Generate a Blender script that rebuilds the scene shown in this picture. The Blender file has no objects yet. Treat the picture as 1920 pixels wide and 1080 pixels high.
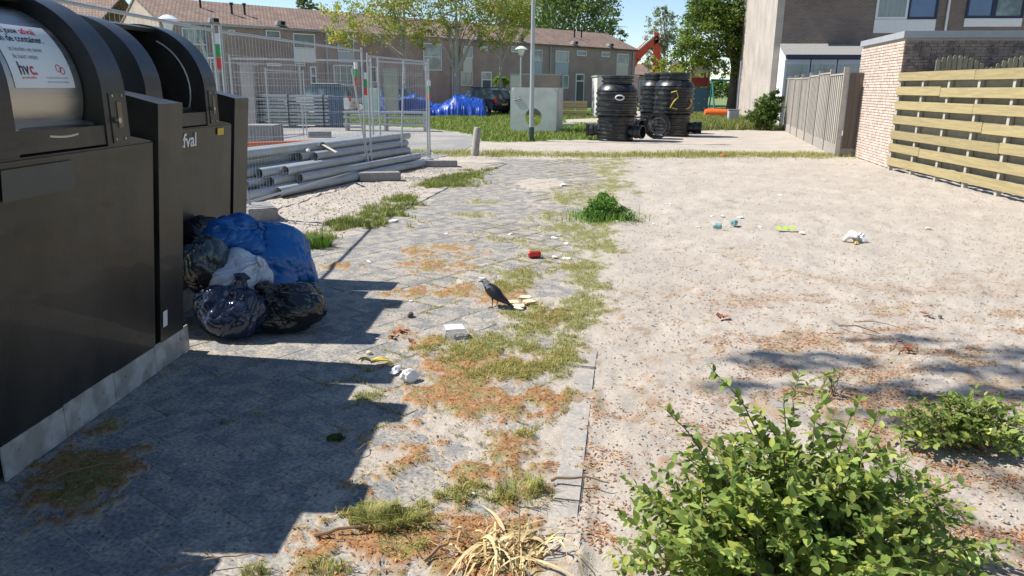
import bpy, bmesh, math, random
import numpy as np
from mathutils import Vector, Matrix, Euler

random.seed(7)
rng = np.random.default_rng(7)
SC = bpy.context.scene
COL = SC.collection

# ------------------------------------------------------------------ camera, sky, sun, exposure
F = 1400.0
H = 1.6
camd = bpy.data.cameras.new('camera')
camd.sensor_width = 36.0
camd.lens = F / 1920.0 * 36.0
camd.clip_start = 0.05
camd.clip_end = 6000
cam = bpy.data.objects.new('camera', camd)
COL.objects.link(cam)
cam.location = (0, 0, H)
RM = Matrix.Rotation(math.radians(75), 3, 'X') @ Matrix.Rotation(0.010, 3, 'Z')
cam.rotation_euler = RM.to_euler()
SC.camera = cam

SUN_EL = math.radians(50.5)
SUN_AZ = math.radians(9.0)        # sun stands to the left, slightly beyond the picture plane
SDIR = Vector((-math.cos(SUN_EL) * math.cos(SUN_AZ), math.cos(SUN_EL) * math.sin(SUN_AZ), math.sin(SUN_EL)))
world = bpy.data.worlds.new('World')
SC.world = world
world.use_nodes = True
wn = world.node_tree
wn.nodes.clear()
sky = wn.nodes.new('ShaderNodeTexSky')
sky.sky_type = 'NISHITA'
sky.sun_disc = False
sky.sun_elevation = SUN_EL
sky.sun_rotation = math.atan2(SDIR.x, SDIR.y)
sky.air_density = 1.0
sky.dust_density = 0.0
sky.altitude = 1200
sky.ozone_density = 2.4
bg = wn.nodes.new('ShaderNodeBackground')
bg.inputs['Strength'].default_value = 0.10
wo = wn.nodes.new('ShaderNodeOutputWorld')
wn.links.new(sky.outputs[0], bg.inputs[0])
wn.links.new(bg.outputs[0], wo.inputs[0])
sund = bpy.data.lights.new('sun', 'SUN')
sund.energy = 4.8
sund.angle = math.radians(0.5)
sund.color = (1.0, 0.955, 0.89)
sun = bpy.data.objects.new('sun', sund)
COL.objects.link(sun)
sun.rotation_euler = SDIR.to_track_quat('Z', 'Y').to_euler()
sun.location = (-20, 2, 30)
SC.view_settings.view_transform = 'Standard'
SC.view_settings.look = 'None'
SC.view_settings.gamma = 1.0
SC.view_settings.use_curve_mapping = False
SC.view_settings.exposure = 0.68

# ------------------------------------------------------------------ measuring helpers
def ray(px, py):
    return RM @ Vector(((px - 960) / F, -(py - 540) / F, -1.0))
def G(px, py, z=0.0):                      # the ground point seen at a photo position
    d = ray(px, py)
    return Vector((0, 0, H)) + d * ((z - H) / d.z)
def AY(px, py, Y):                         # the point seen at a photo position, Y metres away
    d = ray(px, py)
    return Vector((0, 0, H)) + d * (Y / d.y)
def ZT(P, py):                             # height above ground point P that reaches photo row py
    lo, hi = -1.0, 40.0
    RT = RM.transposed()
    for _ in range(40):
        m = (lo + hi) / 2
        c = RT @ (Vector((P[0], P[1], m)) - Vector((0, 0, H)))
        y = 540 - F * c.y / -c.z
        if y > py: lo = m
        else: hi = m
    return lo

# ------------------------------------------------------------------ materials
def mat(name, col, rough=0.6, metal=0.0, var=0.12, scale=6.0, bump=0.0, bscale=40.0, rnd=0.0, trans=0.0,
        col2=None, c2amt=0.5, c2scale=2.0, spec=0.5, attr=None, coat=0.0, alpha=1.0, stretch=None, leaf=0.0):
    m = bpy.data.materials.new(name)
    m.use_nodes = True
    nt = m.node_tree
    N, L = nt.nodes, nt.links
    b = N['Principled BSDF']
    b.inputs['Roughness'].default_value = rough
    b.inputs['Metallic'].default_value = metal
    b.inputs['Specular IOR Level'].default_value = spec
    b.inputs['Coat Weight'].default_value = coat
    b.inputs['Transmission Weight'].default_value = trans
    b.inputs['Alpha'].default_value = alpha
    tc = N.new('ShaderNodeTexCoord')
    vec = tc.outputs['Object']
    if rnd:                                  # alike pieces do not repeat the same grain
        ol = N.new('ShaderNodeObjectInfo'); sc0 = N.new('ShaderNodeVectorMath'); sc0.operation = 'MULTIPLY_ADD'
        sc0.inputs[1].default_value = (3.7, 3.7, 3.7)
        L.new(ol.outputs['Location'], sc0.inputs[0]); L.new(vec, sc0.inputs[2]); vec = sc0.outputs[0]
    if stretch:
        mp = N.new('ShaderNodeMapping')
        mp.inputs['Scale'].default_value = stretch
        L.new(vec, mp.inputs[0]); vec = mp.outputs[0]
    nz = N.new('ShaderNodeTexNoise')
    nz.inputs['Scale'].default_value = scale
    nz.inputs['Detail'].default_value = 8
    nz.inputs['Roughness'].default_value = 0.62
    L.new(vec, nz.inputs['Vector'])
    base = N.new('ShaderNodeRGB'); base.outputs[0].default_value = (*col, 1)
    src = base.outputs[0]
    if attr:
        at = N.new('ShaderNodeAttribute'); at.attribute_name = attr
        src = at.outputs['Color']
    if col2:
        n2 = N.new('ShaderNodeTexNoise'); n2.inputs['Scale'].default_value = c2scale; n2.inputs['Detail'].default_value = 7
        L.new(vec, n2.inputs['Vector'])
        cr = N.new('ShaderNodeMapRange')
        cr.inputs['From Min'].default_value = 0.62 - 0.3 * c2amt
        cr.inputs['From Max'].default_value = 0.74 - 0.3 * c2amt
        L.new(n2.outputs[0], cr.inputs[0])
        mx = N.new('ShaderNodeMix'); mx.data_type = 'RGBA'
        L.new(cr.outputs[0], mx.inputs[0]); L.new(src, mx.inputs[6])
        mx.inputs[7].default_value = (*col2, 1)
        src = mx.outputs[2]
    hs = N.new('ShaderNodeHueSaturation')
    L.new(src, hs.inputs['Color'])
    mr = N.new('ShaderNodeMapRange')
    mr.inputs['From Min'].default_value = 0.25; mr.inputs['From Max'].default_value = 0.75
    mr.inputs['To Min'].default_value = 1 - var; mr.inputs['To Max'].default_value = 1 + var
    L.new(nz.outputs[0], mr.inputs[0])
    val = mr.outputs[0]
    if rnd:
        oi = N.new('ShaderNodeObjectInfo')
        r2 = N.new('ShaderNodeMapRange'); r2.inputs['To Min'].default_value = 1 - rnd; r2.inputs['To Max'].default_value = 1 + rnd
        L.new(oi.outputs['Random'], r2.inputs[0])
        mu = N.new('ShaderNodeMath'); mu.operation = 'MULTIPLY'
        L.new(val, mu.inputs[0]); L.new(r2.outputs[0], mu.inputs[1]); val = mu.outputs[0]
    L.new(val, hs.inputs['Value'])
    L.new(hs.outputs[0], b.inputs['Base Color'])
    if metal > 0 or rough < 0.5:
        rr = N.new('ShaderNodeMapRange')
        rr.inputs['To Min'].default_value = max(0.03, rough - 0.12); rr.inputs['To Max'].default_value = min(1, rough + 0.15)
        L.new(nz.outputs[0], rr.inputs[0]); L.new(rr.outputs[0], b.inputs['Roughness'])
    if bump:
        nb = N.new('ShaderNodeTexNoise'); nb.inputs['Scale'].default_value = bscale; nb.inputs['Detail'].default_value = 6
        L.new(vec, nb.inputs['Vector'])
        bp = N.new('ShaderNodeBump'); bp.inputs['Strength'].default_value = 1.0; bp.inputs['Distance'].default_value = bump
        L.new(nb.outputs[0], bp.inputs['Height']); L.new(bp.outputs[0], b.inputs['Normal'])
    if leaf:
        tr = N.new('ShaderNodeBsdfTranslucent')
        L.new(hs.outputs[0], tr.inputs[0])
        ms = N.new('ShaderNodeMixShader'); ms.inputs[0].default_value = leaf
        L.new(b.outputs[0], ms.inputs[1]); L.new(tr.outputs[0], ms.inputs[2])
        L.new(ms.outputs[0], N['Material Output'].inputs[0])
    return m

def brick_mat(name, c1, c2, mortar, bw=0.21, bh=0.0625, ms=0.012, offset=True, bump=0.004, frame='Object', rot=None):
    m = bpy.data.materials.new(name); m.use_nodes = True
    N, L = m.node_tree.nodes, m.node_tree.links
    b = N['Principled BSDF']; b.inputs['Roughness'].default_value = 0.9
    at = N.new('ShaderNodeAttribute'); at.attribute_name = 'wall_uv'
    br = N.new('ShaderNodeTexBrick')
    br.inputs['Scale'].default_value = 1.0
    br.inputs['Brick Width'].default_value = bw; br.inputs['Row Height'].default_value = bh
    br.inputs['Mortar Size'].default_value = ms
    br.inputs['Color1'].default_value = (*c1, 1); br.inputs['Color2'].default_value = (*c2, 1); br.inputs['Mortar'].default_value = (*mortar, 1)
    if not offset: br.offset = 0.0
    L.new(at.outputs['Vector'], br.inputs['Vector'])
    nz = N.new('ShaderNodeTexNoise'); nz.inputs['Scale'].default_value = 0.9; nz.inputs['Detail'].default_value = 8
    L.new(at.outputs['Vector'], nz.inputs['Vector'])
    hs = N.new('ShaderNodeHueSaturation'); L.new(br.outputs[0], hs.inputs['Color'])
    mr = N.new('ShaderNodeMapRange'); mr.inputs['From Min'].default_value = .3; mr.inputs['From Max'].default_value = .7
    mr.inputs['To Min'].default_value = .82; mr.inputs['To Max'].default_value = 1.15
    L.new(nz.outputs[0], mr.inputs[0]); L.new(mr.outputs[0], hs.inputs['Value'])
    L.new(hs.outputs[0], b.inputs['Base Color'])
    bp = N.new('ShaderNodeBump'); bp.inputs['Distance'].default_value = bump; bp.invert = True
    L.new(br.outputs['Fac'], bp.inputs['Height']); L.new(bp.outputs[0], b.inputs['Normal'])
    return m

M = {}
M['black'] = mat('charcoal_powder_coat', (0.015, 0.0142, 0.013), 0.42, 0.0, 0.35, 5, bump=0.0009, bscale=60, col2=(0.030, 0.026, 0.022), c2amt=0.5, c2scale=1.6, stretch=(1.6, 1.6, .7), spec=0.5, coat=0.12)
M['black_in'] = mat('black_inside', (0.008, 0.008, 0.009), 0.8)
M['steel'] = mat('brushed_steel', (0.46, 0.43, 0.39), 0.36, 0.9, 0.12, 4, stretch=(14, 1, 14), bump=0.0004, bscale=60)
M['galv'] = mat('galvanised_steel', (0.50, 0.49, 0.46), 0.55, 0.25, 0.2, 9, col2=(0.33, 0.32, 0.29), c2amt=0.6, c2scale=7)
M['galv_pipe'] = mat('galvanised_tube', (0.40, 0.42, 0.43), 0.42, 0.6, 0.15, 12)
M['paper'] = mat('white_sticker', (0.72, 0.72, 0.71), 0.4, var=0.04)
M['ink'] = mat('dark_print', (0.03, 0.03, 0.035), 0.5)
M['ink_grey'] = mat('grey_print', (0.22, 0.22, 0.23), 0.5)
M['ink_red'] = mat('red_print', (0.62, 0.02, 0.03), 0.5)
M['ink_white'] = mat('white_print', (0.7, 0.7, 0.68), 0.5)
M['faded'] = mat('blurred_grey_label', (0.080, 0.075, 0.068), 0.6)  # plain grey stand-in for a label whose print is blurred out
M['yellow'] = mat('yellow_sticker', (0.6, 0.42, 0.03), 0.5)
M['brassy'] = mat('card_reader_face', (0.16, 0.13, 0.08), 0.35, 0.5)
M['slab'] = mat('concrete_slab', (0.21, 0.205, 0.195), 0.9, var=0.62, scale=55, rnd=0.055, bump=0.0016, bscale=130, col2=(0.32, 0.29, 0.245), c2amt=0.6, c2scale=6, spec=0.3)
M['kerb'] = mat('kerb_concrete', (0.36, 0.325, 0.285), 0.92, var=0.28, scale=45, rnd=0.08, bump=0.0018, bscale=120, col2=(0.30, 0.28, 0.25), c2amt=0.5, c2scale=9, spec=0.3)
M['asphalt'] = mat('weathered_asphalt', (0.25, 0.243, 0.232), 0.93, var=0.16, scale=3, bump=0.003, bscale=80, col2=(0.33, 0.305, 0.27), c2amt=0.45, c2scale=0.5, spec=0.3)
M['concrete'] = mat('pale_concrete', (0.60, 0.585, 0.55), 0.85, var=0.1, scale=3, bump=0.002, bscale=30, col2=(0.54, 0.52, 0.48), c2amt=0.4, c2scale=2)
M['concrete_dk'] = mat('grey_concrete_block', (0.25, 0.24, 0.225), 0.9, var=0.2, scale=14, bump=0.003, bscale=60)
M['pvc'] = mat('grey_plastic_pipe', (0.36, 0.385, 0.40), 0.42, var=0.12, scale=4, rnd=0.1, col2=(0.36, 0.34, 0.30), c2amt=0.35, c2scale=3)
M['pvc_or'] = mat('orange_brown_pipe', (0.47, 0.13, 0.055), 0.5)
M['blackpl'] = mat('black_polyethylene', (0.013, 0.014, 0.016), 0.33, var=0.25, scale=8, col2=(0.06, 0.055, 0.05), c2amt=0.35, c2scale=5)
M['timber'] = mat('pressure_treated_pine', (0.36, 0.295, 0.14), 0.75, var=0.16, scale=7, stretch=(14, 0.6, 14), rnd=0.13, bump=0.0015, bscale=30, col2=(0.31, 0.245, 0.125), c2amt=0.55, c2scale=2.5)
M['post_wood'] = mat('weathered_post', (0.42, 0.385, 0.31), 0.85, var=0.2, scale=8, stretch=(8, 8, 1), rnd=0.1)
M['old_wood'] = mat('silver_grey_boards', (0.36, 0.33, 0.285), 0.88, var=0.22, scale=7, stretch=(10, 10, 0.8), rnd=0.16, bump=0.002, bscale=20)
M['gate_wood'] = mat('brown_grey_gate_boards', (0.13, 0.11, 0.092), 0.88, var=0.22, scale=7, stretch=(10, 10, 0.8), rnd=0.15)
M['picket'] = mat('olive_grey_pickets', (0.30, 0.26, 0.17), 0.85, var=0.2, scale=7, rnd=0.15)
M['brick_lit'] = mat('sunlit_pink_brick', (0.50, 0.385, 0.315), 0.92, var=0.22, scale=9, bump=0.003, bscale=50, col2=(0.60, 0.50, 0.42), c2amt=0.6, c2scale=6)  # garage side wall: sunlight put into the paler brick colour
M['brick_shaded'] = mat('shaded_brown_brick', (0.31, 0.22, 0.185), 0.92, var=0.3, scale=9, bump=0.003, bscale=50, col2=(0.17, 0.125, 0.11), c2amt=0.5, c2scale=5)  # garage front: its shade put into the darker brick colour
M['mortar'] = mat('pale_mortar', (0.44, 0.40, 0.355), 0.95, var=0.1)
M['trimgrey'] = mat('grey_roof_trim', (0.33, 0.34, 0.36), 0.5)
M['white'] = mat('white_paint', (0.70, 0.70, 0.69), 0.45, var=0.05)
M['offwhite'] = mat('cream_panel', (0.56, 0.54, 0.46), 0.6, var=0.05)
M['panel_grey'] = mat('blue_grey_panel', (0.38, 0.42, 0.47), 0.6, var=0.05)
M['glass'] = mat('window_glass', (0.06, 0.085, 0.095), 0.08, var=0.5, scale=0.7, col2=(0.21, 0.25, 0.25), c2amt=0.55, c2scale=0.8, spec=0.9)
M['glass_curtain'] = mat('curtained_window_glass', (0.23, 0.27, 0.26), 0.1, var=0.3, scale=1, spec=0.8, stretch=(9, 9, 0.6))
M['glass_blue'] = mat('blue_sky_window_glass', (0.05, 0.10, 0.22), 0.05, var=0.3, scale=1, spec=1.0)
M['frame_blue'] = mat('dark_blue_frame', (0.012, 0.018, 0.06), 0.4)
M['door_dk'] = mat('dark_door', (0.035, 0.045, 0.06), 0.4)
M['lamp_grey'] = mat('lamp_post_paint', (0.36, 0.39, 0.39), 0.5, 0.3, var=0.08)
M['lamp_green'] = mat('dark_green_sleeve', (0.03, 0.06, 0.045), 0.5)
M['shade_white'] = mat('lamp_shade_white', (0.66, 0.68, 0.70), 0.35)
M['tarp'] = mat('blue_tarpaulin', (0.01, 0.06, 0.34), 0.34, var=0.22, scale=4, bump=0.03, bscale=4, spec=0.6)
M['red_digger'] = mat('orange_red_machine_paint', (0.80, 0.09, 0.025), 0.38, var=0.12)
M['dark'] = mat('dark_rubber', (0.016, 0.016, 0.018), 0.7)
M['wood_crate'] = mat('raw_crate_wood', (0.42, 0.29, 0.16), 0.8, rnd=0.15)
M['redpaint'] = mat('dark_red_panel', (0.26, 0.03, 0.035), 0.6)
M['playblue'] = mat('blue_climbing_panel', (0.06, 0.14, 0.24), 0.6)
M['teal'] = mat('teal_paint', (0.03, 0.21, 0.21), 0.5)
M['orange'] = mat('orange_plastic', (0.75, 0.13, 0.02), 0.45)
M['green_strip'] = mat('green_reflector', (0.02, 0.30, 0.07), 0.4)
M['red_strip'] = mat('red_reflector', (0.65, 0.035, 0.02), 0.4)
M['bark'] = mat('grey_bark', (0.38, 0.34, 0.265), 0.95, var=0.35, scale=6, bump=0.01, bscale=15, stretch=(3, 3, 0.7))
M['bark_dk'] = mat('dark_bark', (0.10, 0.085, 0.065), 0.95, var=0.3, scale=6)
M['leafA'] = mat('leaf_tint', (0.1, 0.2, 0.03), 0.5, attr='tint', var=0.15, scale=3, leaf=0.5, spec=0.35)
M['blade'] = mat('blade_tint', (0.1, 0.2, 0.03), 0.6, attr='tint', var=0.1, scale=3, leaf=0.25, spec=0.2)
M['tintmat'] = mat('litter_tint', (0.3, 0.2, 0.1), 0.85, attr='tint', var=0.1, spec=0.2)
M['shrub'] = mat('fresh_shrub_leaf', (0.28, 0.37, 0.085), 0.45, var=0.16, scale=30, rnd=0.40, leaf=0.42, spec=0.45)
M['shrub_tip'] = mat('young_yellow_green_leaf', (0.42, 0.46, 0.10), 0.45, var=0.16, scale=30, rnd=0.25, leaf=0.34, spec=0.45)
M['twig'] = mat('brown_twig', (0.20, 0.13, 0.08), 0.85)

# ------------------------------------------------------------------ object helpers
def link(o, parent=None):
    COL.objects.link(o)
    if parent is not None: o.parent = parent
    return o
def tag(o, label=None, cat=None, group=None, kind=None):
    if label: o['label'] = label
    if cat: o['category'] = cat
    if group: o['group'] = group
    if kind: o['kind'] = kind
    return o
def empty(name, loc=(0, 0, 0), rz=0.0, label=None, cat=None, group=None):
    o = bpy.data.objects.new(name, None)
    o.empty_display_size = 0.1
    o.location = loc; o.rotation_euler = (0, 0, rz)
    COL.objects.link(o)
    return tag(o, label, cat, group)
def copy_tree(o, parent=None):
    c = o.copy(); COL.objects.link(c); c.parent = parent
    for ch in list(o.children): copy_tree(ch, c)
    return c
def npmesh(name, V, Fc, m, parent=None, tint=None, smooth=False, extra=None):
    V = np.asarray(V, dtype=np.float32).reshape(-1, 3); Fc = np.asarray(Fc, dtype=np.int32)
    k = Fc.shape[1]
    me = bpy.data.meshes.new(name)
    me.vertices.add(len(V)); me.vertices.foreach_set('co', V.ravel())
    me.loops.add(Fc.size); me.loops.foreach_set('vertex_index', Fc.ravel())
    me.polygons.add(len(Fc)); me.polygons.foreach_set('loop_start', np.arange(0, Fc.size, k, dtype=np.int32))
    me.update(calc_edges=True)
    if smooth: me.polygons.foreach_set('use_smooth', np.ones(len(Fc), dtype=bool))
    for an, arr in ([('tint', tint)] if tint is not None else []) + (extra or []):
        a = me.color_attributes.new(an, 'FLOAT_COLOR', 'POINT')
        arr = np.asarray(arr, dtype=np.float32)
        if arr.shape[1] == 3: arr = np.hstack([arr, np.ones((len(arr), 1), np.float32)])
        a.data.foreach_set('color', arr.ravel())
    me.validate()
    me.materials.append(m)
    return link(bpy.data.objects.new(name, me), parent)

class MB:                                    # collects simple shapes into ONE mesh
    def __init__(s): s.v = []; s.f = []
    def add(s, vs, fs):
        o = len(s.v); s.v += [tuple(v) for v in vs]; s.f += [tuple(i + o for i in f) for f in fs]; return s
    def box(s, c, d, rot=None):
        hx, hy, hz = d[0] / 2, d[1] / 2, d[2] / 2
        vs = [Vector((x * hx, y * hy, z * hz)) for x in (-1, 1) for y in (-1, 1) for z in (-1, 1)]
        if rot is not None: vs = [rot @ v for v in vs]
        vs = [v + Vector(c) for v in vs]
        return s.add(vs, [(0, 1, 3, 2), (4, 6, 7, 5), (0, 4, 5, 1), (2, 3, 7, 6), (0, 2, 6, 4), (1, 5, 7, 3)])
    def prism(s, poly, ax, a, b):            # poly of 2D points, extruded along axis ax from a to b
        def p3(u, v, w): return {'x': (w, u, v), 'y': (u, w, v), 'z': (u, v, w)}[ax]
        n = len(poly)
        vs = [p3(u, v, a) for u, v in poly] + [p3(u, v, b) for u, v in poly]
        fs = [tuple(range(n))[::-1], tuple(range(n, 2 * n))] + [(i, (i + 1) % n, n + (i + 1) % n, n + i) for i in range(n)]
        return s.add(vs, fs)
    def tube(s, pts, rad, n=8, cap=True, flat=1.0):
        pts = [Vector(p) for p in pts]
        if not hasattr(rad, '__len__'): rad = [rad] * len(pts)
        vs = []; up = None
        for i, p in enumerate(pts):
            t = (pts[min(i + 1, len(pts) - 1)] - pts[max(i - 1, 0)])
            if t.length < 1e-9: t = Vector((0, 0, 1))
            t.normalize()
            if up is None:
                up = Vector((0, 0, 1)) if abs(t.z) < 0.9 else Vector((1, 0, 0))
            a = t.cross(up)
            if a.length < 1e-5: a = t.cross(Vector((0, 1, 0)))
            a.normalize(); b = a.cross(t).normalized(); up = b
            for k in range(n):
                an = 2 * math.pi * k / n
                vs.append(p + a * math.cos(an) * rad[i] + b * math.sin(an) * rad[i] * flat)
        fs = []
        for i in range(len(pts) - 1):
            for k in range(n):
                fs.append((i * n + k, i * n + (k + 1) % n, (i + 1) * n + (k + 1) % n, (i + 1) * n + k))
        if cap: fs += [tuple(range(n)), tuple(range((len(pts) - 1) * n, len(pts) * n))[::-1]]
        return s.add(vs, fs)
    def lathe(s, prof, n=24, c=(0, 0, 0), rot=None):
        vs = []
        for r, z in prof:
            for k in range(n):
                an = 2 * math.pi * k / n
                v = Vector((r * math.cos(an), r * math.sin(an), z))
                if rot is not None: v = rot @ v
                vs.append(v + Vector(c))
        m_ = len(prof)
        fs = [(i * n + k, i * n + (k + 1) % n, (i + 1) * n + (k + 1) % n, (i + 1) * n + k) for i in range(m_ - 1) for k in range(n)]
        return s.add(vs, fs)
    def build(s, name, m, parent=None, smooth=False, bevel=0.0, stuff=False, uvw=False):
        me = bpy.data.meshes.new(name)
        me.from_pydata(s.v, [], s.f)
        bm = bmesh.new(); bm.from_mesh(me)
        bmesh.ops.recalc_face_normals(bm, faces=bm.faces)
        if bevel: bmesh.ops.bevel(bm, geom=[e for e in bm.edges], offset=bevel, segments=2, affect='EDGES', clamp_overlap=True)
        bm.to_mesh(me); bm.free()
        if smooth:
            me.polygons.foreach_set('use_smooth', [True] * len(me.polygons))
            me.set_sharp_from_angle(angle=math.radians(38))
        me.materials.append(m)
        o = link(bpy.data.objects.new(name, me), parent)
        if stuff: o['kind'] = 'stuff'
        return o
def from_mesh(name, me, parent=None, loc=(0, 0, 0), rot=(0, 0, 0), sc=(1, 1, 1)):
    o = bpy.data.objects.new(name, me); o.location = loc; o.rotation_euler = rot; o.scale = sc
    return link(o, parent)

def hash2(ix, iy, seed):
    n = (ix.astype(np.int64) * 374761393 + iy.astype(np.int64) * 668265263 + seed * 1442695041) & 0xffffffff
    n = ((n ^ (n >> 13)) * 1274126177) & 0xffffffff
    n = n ^ (n >> 16)
    return (n & 0xffffff) / float(0xffffff)
def vn(x, y, seed=0):
    x = np.asarray(x, float); y = np.asarray(y, float)
    ix = np.floor(x); iy = np.floor(y); fx = x - ix; fy = y - iy
    ux = fx * fx * (3 - 2 * fx); uy = fy * fy * (3 - 2 * fy)
    a = hash2(ix, iy, seed); b = hash2(ix + 1, iy, seed); c = hash2(ix, iy + 1, seed); d = hash2(ix + 1, iy + 1, seed)
    return (a * (1 - ux) + b * ux) * (1 - uy) + (c * (1 - ux) + d * ux) * uy
def fbm(x, y, sc=1.0, oc=4, seed=0):
    t = 0; a = 0.5; tot = 0
    for o in range(oc):
        t = t + a * vn(np.asarray(x) * sc * 2 ** o + 17.3 * o, np.asarray(y) * sc * 2 ** o - 9.1 * o, seed + o); tot += a; a *= 0.55
    return t / tot
def sstep(a, b, x): 
    t = np.clip((x - a) / (b - a), 0, 1); return t * t * (3 - 2 * t)
def inpoly(poly, x, y):
    x = np.asarray(x); y = np.asarray(y); r = np.zeros(x.shape, bool); n = len(poly)
    for i in range(n):
        x1, y1 = poly[i][0], poly[i][1]; x2, y2 = poly[(i + 1) % n][0], poly[(i + 1) % n][1]
        c = ((y1 > y) != (y2 > y)) & (x < (x2 - x1) * (y - y1) / ((y2 - y1) if y2 != y1 else 1e-9) + x1)
        r ^= c
    return r
def ppoly(pp): return [G(*p) for p in pp]

# ------------------------------------------------------------------ where the ground covers lie
KP = [(0.02, 1.6), (0.165, 2.67), (0.38, 4.15), (0.54, 5.11), (0.87, 7.23), (1.91, 14.28), (2.56, 17.9)]
def kerb_x(y): return np.interp(y, [p[1] for p in KP], [p[0] for p in KP])
LP = [(-3.6, 0.5), (-3.6, 5.0), *[(G(*p).x, G(*p).y) for p in ((560, 470), (640, 440), (720, 405), (830, 348), (915, 318), (925, 296))]]
def left_x(y): return np.interp(y, [p[1] for p in LP], [p[0] for p in LP])
ROAD = ppoly([(-250, 218), (300, 226), (560, 231), (800, 241), (880, 252), (903, 264), (862, 286), (800, 301), (560, 306), (-100, 320)])
VERGE = ppoly([(-200, 195), (500, 212), (810, 219), (960, 207), (1130, 199), (1128, 262), (903, 266), (880, 251), (800, 240), (560, 229), (-300, 212)])
TRAIL = ppoly([(1058, 224), (1128, 221), (1128, 231), (1062, 232)])
GRASSR = ppoly([(1285, 203), (1410, 200), (1475, 244), (1400, 243), (1300, 245)])
# patches of orange moss litter: photo centre, half width, half height
MOSS = [(930, 690, 150, 45), (860, 740, 110, 55), (800, 830, 90, 50), (930, 770, 110, 45), (960, 850, 90, 60), (880, 900, 120, 40),
        (700, 1015, 110, 45), (900, 1010, 130, 60), (830, 980, 180, 40), (780, 545, 60, 12), (860, 550, 60, 16), (820, 500, 70, 14), (860, 475, 90, 12),
        (640, 500, 45, 9), (940, 555, 60, 22), (830, 465, 80, 8), (740, 620, 40, 12), (160, 900, 110, 60), (215, 800, 40, 18), (640, 815, 50, 20), (800, 640, 60, 16),
        (1090, 790, 22, 70), (1100, 900, 26, 90), (1120, 690, 18, 40), (1030, 600, 50, 20), (770, 870, 60, 30), (1010, 760, 40, 60), (560, 1060, 60, 30)]
GREEN = [(960, 640, 110, 50), (1030, 650, 70, 45), (1050, 690, 60, 35), (880, 650, 80, 26), (1000, 600, 90, 28), (1070, 610, 40, 50), (990, 525, 70, 26), (1090, 520, 40, 60),
         (1100, 440, 40, 50), (1050, 420, 70, 30), (1010, 470, 50, 20), (950, 510, 50, 12), (1110, 380, 45, 20), (1145, 330, 32, 40), (1060, 375, 30, 14), (950, 455, 70, 10),
         (720, 970, 75, 30), (880, 930, 80, 30), (990, 815, 50, 14), (780, 960, 50, 25), (960, 700, 90, 22), (160, 905, 60, 34), (630, 818, 24, 12), (690, 745, 35, 8), (890, 405, 50, 6), (900, 380, 40, 5), (1080, 570, 40, 30)]
EDGE = [(590, 452, 34, 22), (640, 425, 50, 18), (700, 400, 55, 17), (750, 380, 45, 14), (830, 345, 60, 12), (870, 332, 45, 9), (900, 322, 25, 6), (690, 422, 40, 8)]
def field(lst, x, y, soft=0.35):
    out = np.zeros(np.shape(x))
    for (cx, cy, rx, ry) in lst:
        c = G(cx, cy); a = G(cx + rx, cy); b1 = G(cx, cy - ry); b2 = G(cx, cy + ry)
        RX = abs(a.x - c.x); RY = abs(b1.y - b2.y) / 2
        d = np.sqrt(((x - c.x) / RX) ** 2 + ((y - (b1.y + b2.y) / 2) / RY) ** 2)
        out = np.maximum(out, 1 - sstep(1 - soft, 1 + soft, d))
    return out
def masks(x, y):
    n1 = fbm(x, y, 3.0, 5, 3); n2 = fbm(x, y, 9.0, 4, 11); n3 = fbm(x, y, 1.2, 4, 21)
    kx = kerb_x(y); lx = left_x(y)
    onpath = (x < kx) & (x > lx) & (y < 18.2)
    road = inpoly(ROAD, x, y)
    n4 = fbm(x, y, 30.0, 3, 41)
    broad = sstep(-1.25, -.55, x - kx) * ((1 - sstep(6, 10, y)) * .34 + .14 * (1 - sstep(4.4, 5.4, y)))
    moss = np.maximum(field(MOSS, x, y, 0.85), broad)
    moss = sstep(0.36, 0.60, moss * 0.62 + (n1 - 0.5) * 1.1 + (n2 - .5) * .9 + (n4 - .5) * .75 - .01)
    gf = field(GREEN, x, y, 0.85)
    strip = np.exp(-((x - kx + 0.03) / (0.08 + 0.02 * y)) ** 2) * sstep(4.3, 5.2, y) * (y < 18.2)
    wide = sstep(0, 1, 1 + (x - kx) / (.35 + .10 * np.minimum(y, 12))) * sstep(4.2, 5.5, y) * (1 - sstep(12, 16, y)) * (x < kx + .1)
    gf = np.maximum(np.maximum(gf, strip * 1.05), wide * .80)
    grs = sstep(0.40, 0.72, gf * 0.68 + (n1 - 0.5) * 0.9 + (n2 - 0.5) * 0.9 + (n4 - .5) * .6)
    edge = sstep(0.42, 0.68, field(EDGE, x, y, 0.8) * 0.66 + (n2 - 0.5) * 1.1 + (n1 - .5) * 1.0)
    verge = (inpoly(VERGE, x + (n2 - .5) * .8, y + (n1 - .5) * 1.6) & ~inpoly(TRAIL, x, y)).astype(float)
    gr = inpoly(GRASSR, x + (n2 - .5) * 1.2, y + (n1 - .5) * 2.5).astype(float)
    yl = np.interp(x, [-2.5, 2.4, 8.2], [18.9, 18.9, 19.6])
    band = np.exp(-((y - yl) / (0.45 + .3 * n1)) ** 2) * (x > -2.6) * (x < 9) * sstep(.32, .62, n2 * .6 + n3 * .4 + .05)
    far = (y > 60) * 1.0
    return dict(onpath=onpath, road=road, moss=moss, grass=grs, edge=edge, verge=np.maximum(verge, far * .8), gr=gr, band=band, n1=n1, n2=n2, n3=n3, kx=kx, lx=lx)
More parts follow.
